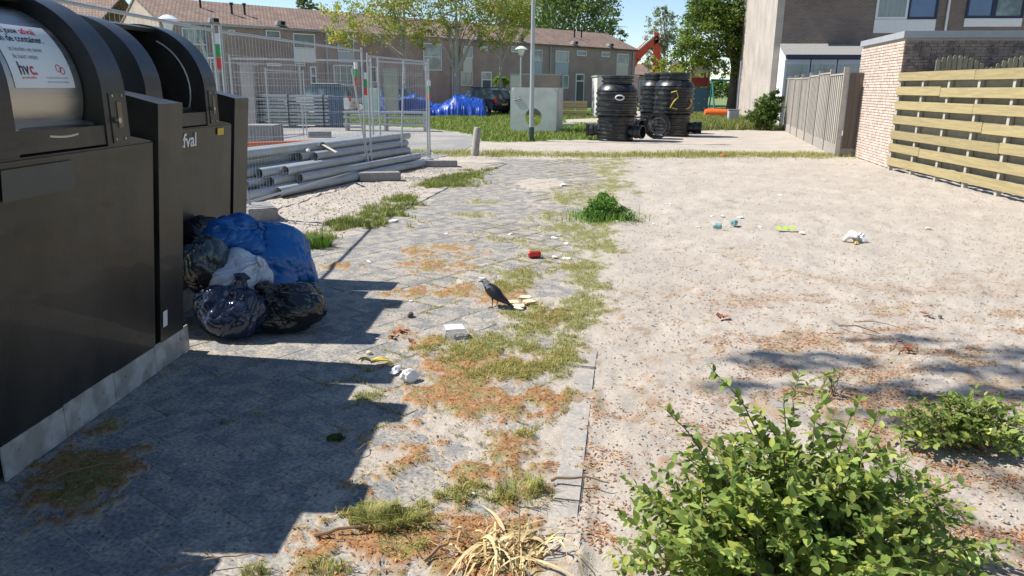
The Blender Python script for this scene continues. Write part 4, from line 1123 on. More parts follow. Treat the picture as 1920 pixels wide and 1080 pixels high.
# ------------------------------------------------------------------ vegetation helpers
def leafcloud(name, centers, n, size, cols, parent, m=None, seed=1, cl=26, stuffk=False):
    """leaf-sized faces in clumps spread through ellipsoids; centers: (c, r)"""
    rs = np.random.default_rng(seed)
    vols = np.array([c[1][0] * c[1][1] * c[1][2] for c in centers]); pr = vols / vols.sum()
    nc = max(1, n // cl); pick = rs.choice(len(centers), nc, p=pr)
    C = np.array([centers[i][0] for i in pick], float); Rr = np.array([centers[i][1] for i in pick], float)
    d = rs.normal(size=(nc, 3)); d /= np.linalg.norm(d, axis=1)[:, None]
    rad = rs.uniform(.25, 1.0, nc) ** .55
    cc = C + d * Rr * rad[:, None]
    P = np.repeat(cc, cl, 0) + rs.normal(size=(nc * cl, 3)) * np.repeat(Rr.mean(1) * .105, cl)[:, None] * np.array([1, 1, .75])
    N_ = len(P)
    a = rs.normal(size=(N_, 3)); a /= np.linalg.norm(a, axis=1)[:, None]
    b = np.cross(a, rs.normal(size=(N_, 3))); b /= np.linalg.norm(b, axis=1)[:, None]
    s = size * rs.uniform(.55, 1.35, N_)[:, None]
    V = np.stack([P - a * s, P + b * s * .55, P + a * s, P - b * s * .55], 1).reshape(-1, 3)
    Fc = np.arange(N_ * 4).reshape(-1, 4)
    cols = np.array(cols); cidx = np.repeat(rs.integers(0, len(cols), nc), cl)
    tint = cols[cidx] * rs.uniform(.75, 1.25, (N_, 1))
    return npmesh(name, V, Fc, m or M['leafA'], parent, tint=np.repeat(tint, 4, 0))
def tree(name, P, trunk_h, r0, crown, nleaf, size, cols, label, bark='bark', seed=1, fork=3, lean=(0, 0), group=None, branches=10):
    root = empty(name, (P[0], P[1], 0), 0, label, 'tree', group)
    rs = random.Random(seed)
    top = max(c[0][2] for c in crown)
    m_ = MB()
    m_.tube([(0, 0, -.1), (.02 + lean[0] * .3, lean[1] * .3, trunk_h * .5), (lean[0], lean[1], trunk_h), (lean[0] * 1.3, lean[1] * 1.3, top)], [r0 * 1.15, r0 * .9, r0 * .7, r0 * .12], 9)
    m_.build('trunk', M[bark], root, smooth=True)
    for k in range(branches):
        c = rs.choice(crown); z0 = trunk_h * rs.uniform(.75, 1.0) if k < fork else rs.uniform(trunk_h, max(trunk_h + .1, top * .9))
        f_ = (z0 - trunk_h) / max(top - trunk_h, .1); st = Vector((lean[0] * (1 + .3 * max(f_, 0)), lean[1], z0))
        d = Vector((rs.gauss(0, 1), rs.gauss(0, 1), 0)); d = d.normalized() if d.length > 0 else Vector((1, 0, 0))
        e = Vector(c[0]) + Vector((d.x * c[1][0] * .75, d.y * c[1][1] * .75, rs.uniform(-.2, .7) * c[1][2]))
        mid = st.lerp(e, .45) + Vector((rs.gauss(0, .1), rs.gauss(0, .1), .12 * (e - st).length))
        MB().tube([st, mid, e], [r0 * (.5 if k < fork else .28), r0 * .22, r0 * .05], 6).build('branch', M[bark], root, smooth=True)
    leafcloud('crown', crown, nleaf, size, cols, root, seed=seed)
    return root
GR_Y = [(.40, .43, .07), (.32, .39, .06), (.48, .46, .09), (.40, .34, .10), (.26, .34, .06)]
GR_D = [(.08, .15, .025), (.12, .20, .03), (.17, .25, .045), (.06, .11, .02)]
GR_P = [(.19, .25, .10), (.24, .29, .13), (.15, .20, .09)]
def at_tree(px_, Y): return (AY(px_, 200, Y).x, Y)
def cr_(px_, py_, Y, rx, rz_, base):                # crown ellipsoid seen at a photo place, local to its tree
    p = AY(px_, py_, Y); s = Y * .97 / F; return ((p.x - base[0], 0, p.z), (rx * s, rx * s, rz_ * s))
gy = 'young street trees in front of the terrace'
b0 = at_tree(762, 48.5)
tree('street_tree', b0, 3.3, .17, [cr_(700, 45, 48, 62, 48, b0), cr_(770, 30, 48, 70, 60, b0), cr_(650, 60, 48, 45, 34, b0), cr_(740, -20, 48, 80, 60, b0), cr_(800, 70, 48, 25, 30, b0), cr_(640, 15, 48, 40, 30, b0)], 9500, .085, GR_Y, 'leftmost street tree with a broad yellow green crown', seed=4, group=gy, branches=16)
b1 = at_tree(857, 48)
tree('street_tree', b1, 2.6, .22, [cr_(860, 20, 48, 60, 45, b1), cr_(820, 50, 48, 35, 30, b1), cr_(890, -30, 48, 70, 50, b1), cr_(900, 45, 48, 25, 25, b1)], 5200, .08, GR_Y + GR_P, 'middle street tree with a thick pale forked trunk', seed=11, group=gy, branches=22, fork=6)
b2 = at_tree(938, 48)
tree('street_tree', b2, 3.1, .13, [cr_(940, 50, 48, 55, 40, b2), cr_(950, 5, 48, 60, 45, b2), cr_(910, 90, 48, 22, 18, b2), cr_(980, 40, 48, 30, 35, b2)], 6500, .08, GR_Y, 'right hand street tree with a slim trunk and thin crown', seed=17, group=gy, branches=16)
b3 = at_tree(1080, 95)
tree('poplar_tree', b3, 6, .4, [cr_(1060, 40, 95, 90, 60, b3), cr_(1130, 30, 95, 45, 60, b3), cr_(1000, 10, 95, 80, 70, b3), cr_(1090, -20, 95, 60, 60, b3), cr_(1160, 65, 95, 22, 25, b3)], 15000, .2, [(.19, .27, .08), (.25, .33, .10), (.15, .22, .07)], 'large green trees rising behind the terrace roof', seed=23)
b4 = at_tree(1240, 85)
tree('pale_tree', b4, 5, .2, [cr_(1238, 55, 85, 30, 40, b4), cr_(1225, 100, 85, 28, 30, b4), cr_(1262, 90, 85, 25, 45, b4), cr_(1240, 20, 85, 14, 18, b4)], 3200, .15, [(.30, .35, .22), (.36, .40, .27), (.24, .29, .18)], 'thin pale green tree behind the red excavator arm', seed=29)
b5 = at_tree(1371, 48)
tree('broadleaf_tree', b5, 3.0, .30, [cr_(1330, 60, 48, 62, 52, b5), cr_(1360, 15, 48, 60, 50, b5), cr_(1300, 105, 48, 42, 30, b5), cr_(1370, 110, 48, 40, 35, b5), cr_(1330, 10, 48, 45, 40, b5), cr_(1390, 60, 48, 30, 50, b5)], 17000, .095, [(.13, .20, .035), (.18, .26, .045), (.24, .31, .06), (.08, .14, .025)], 'dense green tree with a dark trunk beside the pale gable', bark='bark_dk', seed=31, branches=14)
b6 = at_tree(570, 90)
tree('distant_tree', b6, 5, .2, [cr_(570, 8, 90, 16, 14, b6), cr_(590, 14, 90, 12, 10, b6)], 1200, .15, GR_P, 'small tree top poking over the terrace ridge', seed=37, branches=5)
b7 = at_tree(225, 60)
tree('distant_tree', b7, 2, .2, [cr_(200, 52, 60, 28, 14, b7), cr_(240, 55, 60, 20, 12, b7), cr_(160, 50, 60, 30, 14, b7)], 2500, .12, [(.2, .26, .06), (.15, .2, .05)], 'yellow green tree line behind the fence at the far left', seed=41, branches=5)
b8 = at_tree(1270, 70)
tree('distant_tree', b8, 1.5, .12, [cr_(1255, 140, 70, 40, 18, b8), cr_(1300, 140, 70, 30, 22, b8), cr_(1230, 118, 70, 25, 12, b8)], 3500, .12, GR_Y, 'low yellow green tree behind the manhole shafts', seed=43, branches=5)
def bush(name, px_, Y, ell, n, size, cols, label, seed):
    b_ = at_tree(px_, Y); root = empty(name, (b_[0], b_[1], 0), 0, label, 'bush')
    m_ = MB()
    for k in range(5):
        a = k * 1.3; m_.tube([(0, 0, 0), (.2 * math.cos(a), .2 * math.sin(a), .4), (.35 * math.cos(a), .35 * math.sin(a), .8)], [.02, .015, .006], 5)
    m_.build('stems', M['twig'], root)
    leafcloud('foliage', [cr_(*e, b_) for e in ell], n, size, cols, root, seed=seed)
bush('garden_bush', 1440, 32, [(1440, 205, 32, 25, 32), (1430, 218, 32, 30, 20), (1452, 190, 32, 14, 26)], 5200, .055, GR_D, 'bushy green shrub at the far end of the grey board fence', 51)
bush('hedge_bush', 939, 52, [(939, 155, 52, 15, 16)], 1300, .07, [(.16, .26, .03), (.2, .3, .04)], 'bright green round bush beside the terrace door', 53)
bush('hedge_bush', 1310, 60, [(1290, 165, 60, 26, 14), (1345, 165, 60, 36, 16), (1250, 160, 60, 26, 14)], 2600, .12, GR_D, 'dark green hedge behind the play tower', 55)

# ------------------------------------------------------------------ grass, weeds, litter strewn on the ground
def blades(name, x, y, h, w, cols, seed, bend=.5, z=None, tall=None):
    rs = np.random.default_rng(seed); n = len(x)
    z = ground_z(x, y) if z is None else z
    a = rs.uniform(0, 2 * np.pi, n); hh = h * rs.uniform(.45, 1.3, n); ww = w * rs.uniform(.6, 1.3, n)
    if tall is not None: hh = hh * tall
    dx, dy = np.cos(a), np.sin(a); px_, py_ = -dy, dx
    bd = hh * bend * rs.uniform(.2, 1.6, n)
    b = np.stack([x, y, z - .004], 1); side = np.stack([px_ * ww, py_ * ww, np.zeros(n)], 1)
    mid = b + np.stack([dx * bd * .35, dy * bd * .35, hh * .6], 1); tip = b + np.stack([dx * bd, dy * bd, hh * (1 - .25 * np.clip(bd / (hh + 1e-6), 0, 1.5))], 1)
    V = np.stack([b - side, b + side, mid + side * .7, mid - side * .7, tip, tip], 1)
    V = np.stack([b - side, b + side, mid + side * .7, mid - side * .7, tip], 1).reshape(-1, 3)
    i = np.arange(n) * 5
    F1 = np.stack([i, i + 1, i + 2], 1); F2 = np.stack([i, i + 2, i + 3], 1); F3 = np.stack([i + 3, i + 2, i + 4], 1)
    cols = np.array(cols); tint = cols[rs.integers(0, len(cols), n)] * rs.uniform(.75, 1.25, (n, 1))
    o = npmesh(name, V, np.concatenate([F1, F2, F3]), M['blade'], tint=np.repeat(tint, 5, 0)); o['kind'] = 'stuff'
    return o
def samp(n, x0, x1, y0, y1, seed, fn):
    rs = np.random.default_rng(seed); y = y0 * (y1 / y0) ** rs.uniform(0, 1, n); x = rs.uniform(x0, x1, n) if not callable(x0) else x0(y) + rs.uniform(0, 1, n) * (x1(y) - x0(y))
    keep = rs.uniform(0, 1, n) < fn(x, y); return x[keep], y[keep]
WEED = [(.27, .30, .06), (.35, .35, .08), (.18, .23, .045), (.46, .39, .15), (.52, .41, .19), (.29, .33, .08)]
x, y = samp(230000, lambda y: kerb_x(y) - .25 * y ** .95 - .3, lambda y: kerb_x(y) + .12 + .03 * y, 2.1, 18.5, 61, lambda x, y: np.where((x < left_x(y)), 0, masks(x, y)['grass']) * np.clip(.9 - y * .02, .35, 1))
blades('weeds_on_path', x, y, .028, .0018, WEED, 62, bend=.9)['label'] = 'low yellow green weeds growing through the path'
x, y = samp(90000, -2.6, .8, 2.0, 7.5, 63, lambda x, y: masks(x, y)['moss'] * (x < kerb_x(y)) * .45)
blades('dry_moss', x, y, .013, .0016, [(.45, .24, .09), (.50, .31, .13), (.33, .16, .06), (.30, .26, .08)], 64, bend=1.4)
x, y = samp(90000, lambda y: left_x(y) - .5, lambda y: left_x(y) + .8, 6.2, 19, 65, lambda x, y: masks(x, y)['edge'])
blades('verge_grass', x, y, .075, .0035, [(.19, .25, .04), (.26, .32, .06), (.14, .19, .03), (.38, .36, .14)], 66, bend=.7)
x, y = samp(60000, -2.6, 8.8, 17.5, 20.4, 67, lambda x, y: masks(x, y)['band'])
blades('weed_line', x, y, .09, .004, WEED, 68, bend=.7, tall=.6 + 1.3 * fbm(x, y, .9, 2, 3) ** 2)
x, y = samp(170000, -22, 8.5, 20.5, 58, 69, lambda x, y: masks(x, y)['verge'] * (y < 55) * np.where(masks(x, y)['road'], 0, 1))
blades('verge_grass', x, y, .13, .011, [(.17, .22, .04), (.22, .28, .05), (.30, .33, .09), (.11, .16, .03)], 70, bend=.6, tall=.6 + .9 * fbm(x, y, .7, 2, 9))
x, y = samp(90000, 7, 18, 27, 62, 71, lambda x, y: masks(x, y)['gr'])
blades('rough_grass', x, y, .30, .013, [(.14, .20, .03), (.24, .25, .07), (.33, .29, .12), (.10, .15, .03)], 72, bend=.6)
# weeds and sand-loving grass rooted in the joints between the slabs
jr = np.random.default_rng(111); cc_ = np.array([c for c in cells if c[1] > 2.4]); n_ = 150000
ci = jr.integers(0, len(cc_), n_); t_ = jr.uniform(-.5, .5, n_); e_ = jr.integers(0, 2, n_)
jx = cc_[ci, 0] + np.where(e_ == 0, .5 * S * ux[0] + t_ * S * uy[0], .5 * S * uy[0] + t_ * S * ux[0]) + jr.normal(0, .006, n_)
jy = cc_[ci, 1] + np.where(e_ == 0, .5 * S * ux[1] + t_ * S * uy[1], .5 * S * uy[1] + t_ * S * ux[1]) + jr.normal(0, .006, n_)
jd = sstep(.47, .62, fbm(jx, jy, 1.6, 4, 55)) * sstep(-1.0, -.2, jx - kerb_x(jy) + .9 + .0 * jy) + sstep(.66, .76, fbm(jx, jy, 3.1, 3, 57)) * .25
kp_ = jr.uniform(0, 1, n_) < jd * .75
blades('joint_weeds', jx[kp_], jy[kp_], .020, .0018, WEED + [(.45, .34, .15), (.36, .22, .09)], 112, bend=1.1, z=np.zeros(kp_.sum()))
# small specific tufts
def tuft(px_, py_, n, rad, h, w, cols, label, seed, bend=.7, name='grass_tuft'):
    c = G(px_, py_); rs = np.random.default_rng(seed); r = rad * np.sqrt(rs.uniform(0, 1, n)); a = rs.uniform(0, 6.28, n)
    o = blades(name, c.x + r * np.cos(a), c.y + r * np.sin(a) * .8, h, w, cols, seed, bend)
    del o['kind']; return tag(o, label, 'grass tuft')
GT = [(.27, .30, .055), (.35, .37, .09), (.19, .23, .04), (.46, .41, .18), (.44, .34, .15)]
tuft(715, 975, 900, .13, .07, .0022, GT, 'bright green grass tuft on the path near the bottom', 73)
tuft(775, 980, 300, .09, .05, .002, GT, 'smaller grass tuft right of the bottom tuft', 74)
tuft(590, 462, 700, .17, .13, .004, [(.10, .20, .03), (.15, .26, .04)], 'green grass tuft beside the big blue bag', 75)
tuft(985, 925, 260, .13, .07, .002, GT + WEED, 'thin grass growing through the dry straw leaves', 76, bend=1.0)
tuft(630, 822, 300, .045, .03, .002, [(.06, .10, .02), (.09, .14, .03)], 'tiny dark green tuft in the container shadow', 77)
tuft(480, 1076, 150, .05, .05, .002, GT, 'small green tuft at the bottom edge left of centre', 78)
tuft(620, 1072, 200, .08, .05, .002, GT, 'small green tuft at the bottom edge beneath the long stick', 79)
# leafy clump of weed by the kerb
wc = G(1135, 412); wr = empty('weed_clump', (wc.x, wc.y, 0), 0, 'dark green leafy weed clump growing at the kerb', 'weed')
MB().tube([(0, 0, 0), (.05, 0, .12), (.1, .02, .2)], [.01, .008, .003], 5).tube([(0, 0, 0), (-.1, 0, .1), (-.2, .02, .18)], [.01, .008, .003], 5).build('stems', M['twig'], wr)
leafcloud('foliage', [((-.02, .05, .13), (.22, .2, .17)), ((.2, 0, .07), (.17, .16, .11)), ((-.17, -.1, .07), (.16, .16, .10)), ((.02, .25, .2), (.14, .14, .12))], 3800, .02, [(.10, .22, .03), (.15, .29, .045), (.21, .35, .07), (.07, .16, .02)], wr, seed=81, cl=6)
x = wc.x + rng.normal(0, .22, 900); y = wc.y + rng.normal(0, .2, 900)
blades('weed_blades', x, y, .13, .0035, [(.10, .22, .03), (.16, .30, .05), (.24, .38, .08)], 83, bend=.6)

def flakes(name, x, y, ln, w, cols, seed, lift=.002, curl=.18):
    rs = np.random.default_rng(seed); n = len(x); z = np.maximum(ground_z(x, y), np.where((x < kerb_x(y)) & (x > left_x(y)), .001, -1)) + lift
    a = rs.uniform(0, 6.28, n); L_ = ln * rs.uniform(.4, 1.5, n); W_ = w * rs.uniform(.5, 1.4, n)
    d = np.stack([np.cos(a) * L_, np.sin(a) * L_, rs.normal(0, curl, n) * L_ * .4], 1); s_ = np.stack([-np.sin(a) * W_, np.cos(a) * W_, rs.normal(0, curl, n) * W_], 1)
    P = np.stack([x, y, z + np.abs(d[:, 2]) * .5], 1); md = np.stack([np.zeros(n), np.zeros(n), rs.uniform(0, .25, n) * L_], 1)
    V = np.stack([P - d, P + s_ + md, P + d, P - s_ + md], 1).reshape(-1, 3)
    cols = np.array(cols); t = cols[rs.integers(0, len(cols), n)] * rs.uniform(.6, 1.3, (n, 1))
    o = npmesh(name, V, np.arange(4 * n).reshape(-1, 4), M['tintmat'], tint=np.repeat(t, 4, 0)); o['kind'] = 'stuff'; return o
ORL = [(.42, .19, .065), (.36, .13, .045), (.25, .10, .05), (.50, .28, .11), (.24, .12, .07)]
x, y = samp(170000, -.1, 6.0, 2.0, 8.5, 91, lambda x, y: (x > kerb_x(y)) * np.clip(sstep(.46, .62, fbm(x, y * 2.2, 2.2, 4, 33) * .7 + .3 * fbm(x, y, 9, 4, 11)) * (1 - sstep(4.4, 7.0, y)) * sstep(.3, 1.2, x - kerb_x(y)) + .055 * (1 - sstep(5, 8.5, y)) + .9 * sstep(.5, .68, fbm(x, y, 4, 3, 5)) * np.exp(-((x - kerb_x(y) - .2) / .12) ** 2) * (y < 5), 0, 1) * .95)
flakes('leaf_litter', x, y, .010, .0032, ORL, 92)
x, y = samp(70000, -2.4, .6, 2.0, 7.5, 93, lambda x, y: masks(x, y)['moss'] * .5 * (x < kerb_x(y)))
flakes('leaf_litter', x, y, .009, .0025, ORL, 94, lift=.007)
x, y = samp(19000, 0, 8.0, 5.0, 20, 95, lambda x, y: (x > kerb_x(y) + .1) * .4)
flakes('leaf_litter', x, y, .013, .004, [(.17, .12, .085), (.24, .17, .12), (.33, .20, .11), (.42, .21, .09)], 96, lift=.003)
x, y = samp(9000, -2.4, 1.0, 2.0, 9, 97, lambda x, y: (x < kerb_x(y)) * (x > left_x(y)) * .5)
flakes('leaf_litter', x, y, .008, .003, [(.16, .10, .06), (.3, .18, .08), (.10, .08, .06)], 98, lift=.003)
# crumbs of soil and small pebbles
def pebbles(name, x, y, r, cols, seed):
    rs = np.random.default_rng(seed); n = len(x); rr = r * rs.uniform(.4, 1.6, n) ** 1.5
    O = np.array([(1, 0, 0), (0, 1, 0), (-1, 0, 0), (0, -1, 0), (0, 0, .8), (0, 0, -.8)])
    J = O[None] * (1 + rs.uniform(-.35, .35, (n, 6, 1))) * rr[:, None, None]
    P = np.stack([x, y, np.maximum(ground_z(x, y), -.004) + rr * .3], 1)
    V = (P[:, None] + J).reshape(-1, 3); T_ = np.array([(0, 1, 4), (1, 2, 4), (2, 3, 4), (3, 0, 4), (1, 0, 5), (2, 1, 5), (3, 2, 5), (0, 3, 5)])
    Fc = (T_[None] + (np.arange(n) * 6)[:, None, None]).reshape(-1, 3)
    cols = np.array(cols); t = cols[rs.integers(0, len(cols), n)] * rs.uniform(.7, 1.2, (n, 1))
    o = npmesh(name, V, Fc, M['tintmat'], tint=np.repeat(t, 6, 0), smooth=True); o['kind'] = 'stuff'; return o
x, y = samp(24000, 0, 8.0, 2.0, 19, 101, lambda x, y: (x > kerb_x(y) + .12) * .9)
pebbles('soil_crumbs', x, y, .0042, [(.42, .36, .30), (.50, .44, .37), (.30, .25, .2)], 102)
x, y = samp(9000, -4.2, -1.0, 5.5, 16, 103, lambda x, y: (x < left_x(y)) * .9)
pebbles('soil_crumbs', x, y, .007, [(.42, .36, .30), (.50, .44, .37), (.30, .25, .2)], 104)

# sticks
def stick(p, q_, r, label, arch=.02):
    a = G(*p, .012); b_ = G(*q_, .012); rs = random.Random(int(p[0])); pts = [a.lerp(b_, t) + Vector((rs.gauss(0, .006), rs.gauss(0, .006), .006 + arch * math.sin(math.pi * t) + abs(rs.gauss(0, .003)))) for t in np.linspace(0, 1, 8)]
    o = MB().tube(pts, [r * (1.2 - .8 * t) for t in np.linspace(0, 1, 8)], 6).build('stick', M['twig'], smooth=True); return tag(o, label, 'stick', 'fallen sticks')
stick((585, 1008), (770, 990), .006, 'long thin stick lying across the litter at the bottom'); stick((770, 990), (880, 1000), .004, 'thin stick end right of the long stick at the bottom')
stick((1030, 905), (1145, 908), .006, 'dark stick lying across the concrete kerb'); stick((660, 858), (700, 835), .003, 'short dark twig left of the moss patch')
stick((1690, 640), (1672, 660), .006, 'small forked twig in the tree shade on the sand'); stick((1570, 612), (1650, 628), .006, 'pale stick lying on the sand right of centre', )
stick((800, 1052), (875, 1020), .006, 'curved brown stick under the dry straw leaves', .04); stick((300, 1075), (500, 1048), .0035, 'thin dark twig on the shaded slabs near the bottom')
stick((90, 905), (240, 870), .0035, 'thin twig on the shaded slabs by the moss patch'); stick((1600, 605), (1690, 618), .004, 'thin brown twig on the sand above the tree shade')

# ------------------------------------------------------------------ things lying about
def crumple(name, P, r, m, label, cat, seed, amp=.35, zs=.6, n=3, group=None, sharp=1.0, parent=None):
    bm = bmesh.new(); bmesh.ops.create_icosphere(bm, subdivisions=n, radius=1)
    rs = np.random.default_rng(seed)
    K = rs.normal(size=(9, 3)); K /= np.linalg.norm(K, axis=1)[:, None]; off = rs.uniform(.35, .9, 9)
    for v in bm.verts:
        d = np.array(v.co); s_ = 1.0
        for k in range(9):
            t = d @ K[k]
            if t > off[k]: s_ -= (t - off[k]) * amp * 3
        nn = float(fbm(d[0] * 3 + d[2] * 2 + seed, d[1] * 3 - d[2] + seed, 1, 3, seed)) - .5
        s_ += nn * amp * 1.4; v.co = Vector(d * max(s_, .25))
    for v in bm.verts: v.co = Vector((v.co.x * r[0], v.co.y * r[1], max(v.co.z, -.6) * r[2]))
    me = bpy.data.meshes.new(name); bm.to_mesh(me); bm.free(); me.materials.append(m)
    me.polygons.foreach_set('use_smooth', [True] * len(me.polygons)); me.set_sharp_from_angle(angle=math.radians(30))
    o = link(bpy.data.objects.new(name, me), parent); zg = float(ground_z(P[0], P[1])); o.location = (P[0], P[1], max(zg, 0) + .5 * r[2]); o.rotation_euler = (0, 0, rs.uniform(0, 6))
    return tag(o, label, cat, group) if parent is None else o
M['trash_white'] = mat('white_litter', (.78, .77, .74), .5, var=.08, scale=20)
M['trash_cream'] = mat('cream_litter', (.66, .58, .44), .7, var=.15, scale=20)
M['can_red'] = mat('red_can', (.55, .04, .035), .3, .4)
M['cup_teal'] = mat('teal_print_cup', (.20, .38, .38), .5)
M['wrap_green'] = mat('green_wrapper', (.28, .42, .05), .4)
M['petal'] = mat('crimson_petals', (.50, .06, .09), .5)
M['leaf_brown'] = mat('rusty_dead_leaf', (.26, .09, .035), .7, var=.2, scale=20)
M['banana'] = mat('yellow_brown_peel', (.72, .50, .07), .55, var=.3, scale=14, col2=(.30, .17, .05), c2amt=.3, c2scale=12)
M['bread'] = mat('bread_crumb', (.66, .55, .36), .85, var=.1, scale=30, bump=.002, bscale=80)
M['crust'] = mat('bread_crust', (.50, .36, .19), .8)
M['clear'] = mat('cloudy_clear_plastic', (.80, .82, .84), .12, var=.03, trans=.85, spec=.5)
M['foil'] = mat('crumpled_foil', (.7, .7, .72), .3, .8)
WL = 'white paper scraps on the path and sand'
for (px_, py_, rr, lb) in [(1055, 349, .10, 'flat white paper sheet far up the path'), (742, 415, .08, 'white paper scrap in the left grass edge'), (736, 391, .05, 'small pale crumb of paper among the left edge grass'), (692, 492, .045, 'white paper scrap right of the big blue bag'),
                           (1040, 447, .05, 'white scrap on the weeds, upper of the kerb side group'), (1064, 459, .05, 'white scrap on the weeds just right of the upper one'), (1063, 487, .06, 'white crumpled napkin right of the red can'), (1040, 484, .05, 'cream crumpled paper between the red can and the napkin'),
                           (957, 440, .04, 'pale scrap left of the kerb side scraps'), (903, 523, .035, 'white scrap behind the bird\'s head'), (900, 357, .04, 'tiny white scrap on the far path left'), (770, 565, .03, 'small white scrap between the bird and the shadow'),
                           (1335, 406, .035, 'leftmost white scrap of the litter group on the sand'), (1357, 407, .05, 'flat white scrap behind the teal cups'), (1388, 409, .06, 'white folded carton right of the teal cups'), (1310, 428, .035, 'cream scrap left of the teal cups'),
                           (1425, 426, .035, 'tiny pale scrap between the cups and green wrapper'), (1503, 437, .04, 'pinkish white scrap right of the green wrapper'), (1462, 367, .05, 'white scrap further up the sand, behind the green wrapper'), (1740, 428, .045, 'cream bread crust alone on the sand at the right'),
                           (1225, 420, .03, 'small white fleck on the sand left of the litter group'), (1155, 418, .045, 'cream scrap at the foot of the green weed clump'), (1256, 383, .04, 'pale flat scrap on the sand beyond the weed clump'), (838, 439, .03, 'tiny white scrap on the middle of the path'), (705, 636, .02, 'tiny white fleck left of the rusty leaves'), (886, 931, .014, 'tiny white fleck on a slab near the bottom')]:
    crumple('paper_scrap', G(px_, py_), (rr, rr * .8, rr * .35), M['trash_cream'] if 'cream' in lb or 'bread' in lb else M['trash_white'], lb, 'litter', int(px_ + py_), group=WL, n=2)
crumple('plastic_bag', G(1590, 452), (.13, .10, .09), M['trash_white'], 'white plastic bag lying alone on the sand', 'plastic bag', 5, amp=.45)
crumple('plastic_bag', G(1612, 453), (.10, .09, .10), M['trash_white'], 'second lobe of the white plastic bag on the sand, right side', 'plastic bag', 8, amp=.4)
o = crumple('food_scrap', G(1606, 458), (.035, .03, .03), mat('mustard', (.6, .38, .06), .5), 'mustard yellow scrap under the white bag on the sand', 'litter', 9, n=2)
# drinks can on its side
def can(P, yaw, m, label, r=.033, L_=.12, cat='can', name='drinks_can', tilt=0):
    root = empty(name, (P[0], P[1], 0.006), yaw, label, cat)
    q_ = Matrix.Rotation(math.pi / 2 + tilt, 3, 'Y')
    MB().lathe([(r * .2, 0), (r * .8, .0), (r, .01), (r, L_ * .4), (r * .9, L_ * .5), (r, L_ * .62), (r, L_ - .015), (r * .8, L_), (0, L_ - .004)], 18, c=(-L_ / 2, 0, r), rot=q_).build('can_body', m, root, smooth=True)
    MB().lathe([(r * .82, 0), (r * .84, .003), (r * .7, .003), (0, .001)], 18, c=(L_ / 2, 0, r), rot=q_).build('can_end', M['foil'], root)
    return root
can(G(1002, 484), .15, M['can_red'], 'crushed red drinks can lying on the weeds')
can(G(1376, 424), .9, M['cup_teal'], 'teal and white paper cup lying on the sand, right of two', .036, .09, 'paper cup', 'paper_cup')
can(G(1345, 430), -.3, M['cup_teal'], 'dull teal paper cup lying on the sand, left of two', .036, .10, 'paper cup', 'paper_cup')
w = MB(); 
gw = G(1476, 432)
for k in range(6): 
    w.add([(gw.x - .12 + k * .04, gw.y - .05, .01 + .025 * (k % 2)), (gw.x - .08 + k * .04, gw.y - .05, .01 + .025 * ((k + 1) % 2)), (gw.x - .08 + k * .04, gw.y + .06, .02 + .03 * ((k + 1) % 2)), (gw.x - .12 + k * .04, gw.y + .06, .02 + .03 * (k % 2))], [(0, 1, 2, 3)])
tag(w.build('snack_wrapper', M['wrap_green']), 'crinkled green snack wrapper on the sand', 'wrapper')
crumple('plastic_disc', G(1357, 293), (.12, .10, .04), M['orange'], 'flat orange plastic lid in the far line of weeds', 'lid', 10, amp=.1, n=2)
# leaves and petals
def leafpile(px_, py_, n, m, size, label, cat, seed, name):
    c = G(px_, py_); rs = random.Random(seed); w = MB()
    for k in range(n):
        a = rs.uniform(0, 6.28); d = Vector((math.cos(a), math.sin(a), rs.uniform(0, .9))); s_ = Vector((-math.sin(a), math.cos(a), rs.uniform(-.3, .3))) * .45
        o_ = Vector((rs.gauss(0, size * .3), rs.gauss(0, size * .3), .006)); L_ = size * rs.uniform(.7, 1.2)
        w.add([o_, o_ + d * L_ * .5 + s_ * L_, o_ + d * L_ * .55 + Vector((0, 0, -.1 * L_)), o_ + d * L_ * .5 - s_ * L_, o_ + d * L_ + Vector((0, 0, -.15 * L_))], [(0, 1, 2), (0, 2, 3), (1, 4, 2), (3, 2, 4)])
    o = w.build(name, m); o.location = (c.x, c.y, .004); return tag(o, label, cat)
leafpile(752, 624, 9, M['petal'], .035, 'crimson flower head dropped on the slabs', 'flower', 3, 'fallen_flower')
leafpile(736, 634, 5, M['leaf_brown'], .05, 'rusty brown curled leaves beside the crimson flower', 'leaves', 5, 'dead_leaf')
leafpile(775, 650, 4, M['leaf_brown'], .045, 'rusty leaf at the edge of the moss, right of the flower', 'leaves', 8, 'dead_leaf')
leafpile(1355, 600, 4, M['leaf_brown'], .06, 'dark brown leaf lying on the sand above the shrub', 'leaves', 12, 'dead_leaf')
leafpile(1700, 655, 4, M['leaf_brown'], .05, 'dark curled leaf in the tree shade at the right', 'leaves', 14, 'dead_leaf')
leafpile(1738, 592, 4, M['leaf_brown'], .04, 'reddish dead leaf on the sand near the right', 'leaves', 16, 'dead_leaf')
crumple('stone', G(421, 793), (.018, .016, .016), mat('brown_stone', (.14, .11, .08), .8), 'small brown stone on the shaded slabs', 'stone', 31, amp=.15, n=2)
crumple('stone', G(768, 594), (.035, .03, .03), mat('purple_brown_lump', (.13, .08, .075), .8), 'dark reddish lump on the path left of the bird', 'stone', 33, amp=.25, n=2)
crumple('stone', G(1762, 595), (.018, .016, .016), mat('grey_stone', (.16, .14, .13), .8), 'small grey stone on the sand at the right', 'stone', 35, amp=.15, n=2)
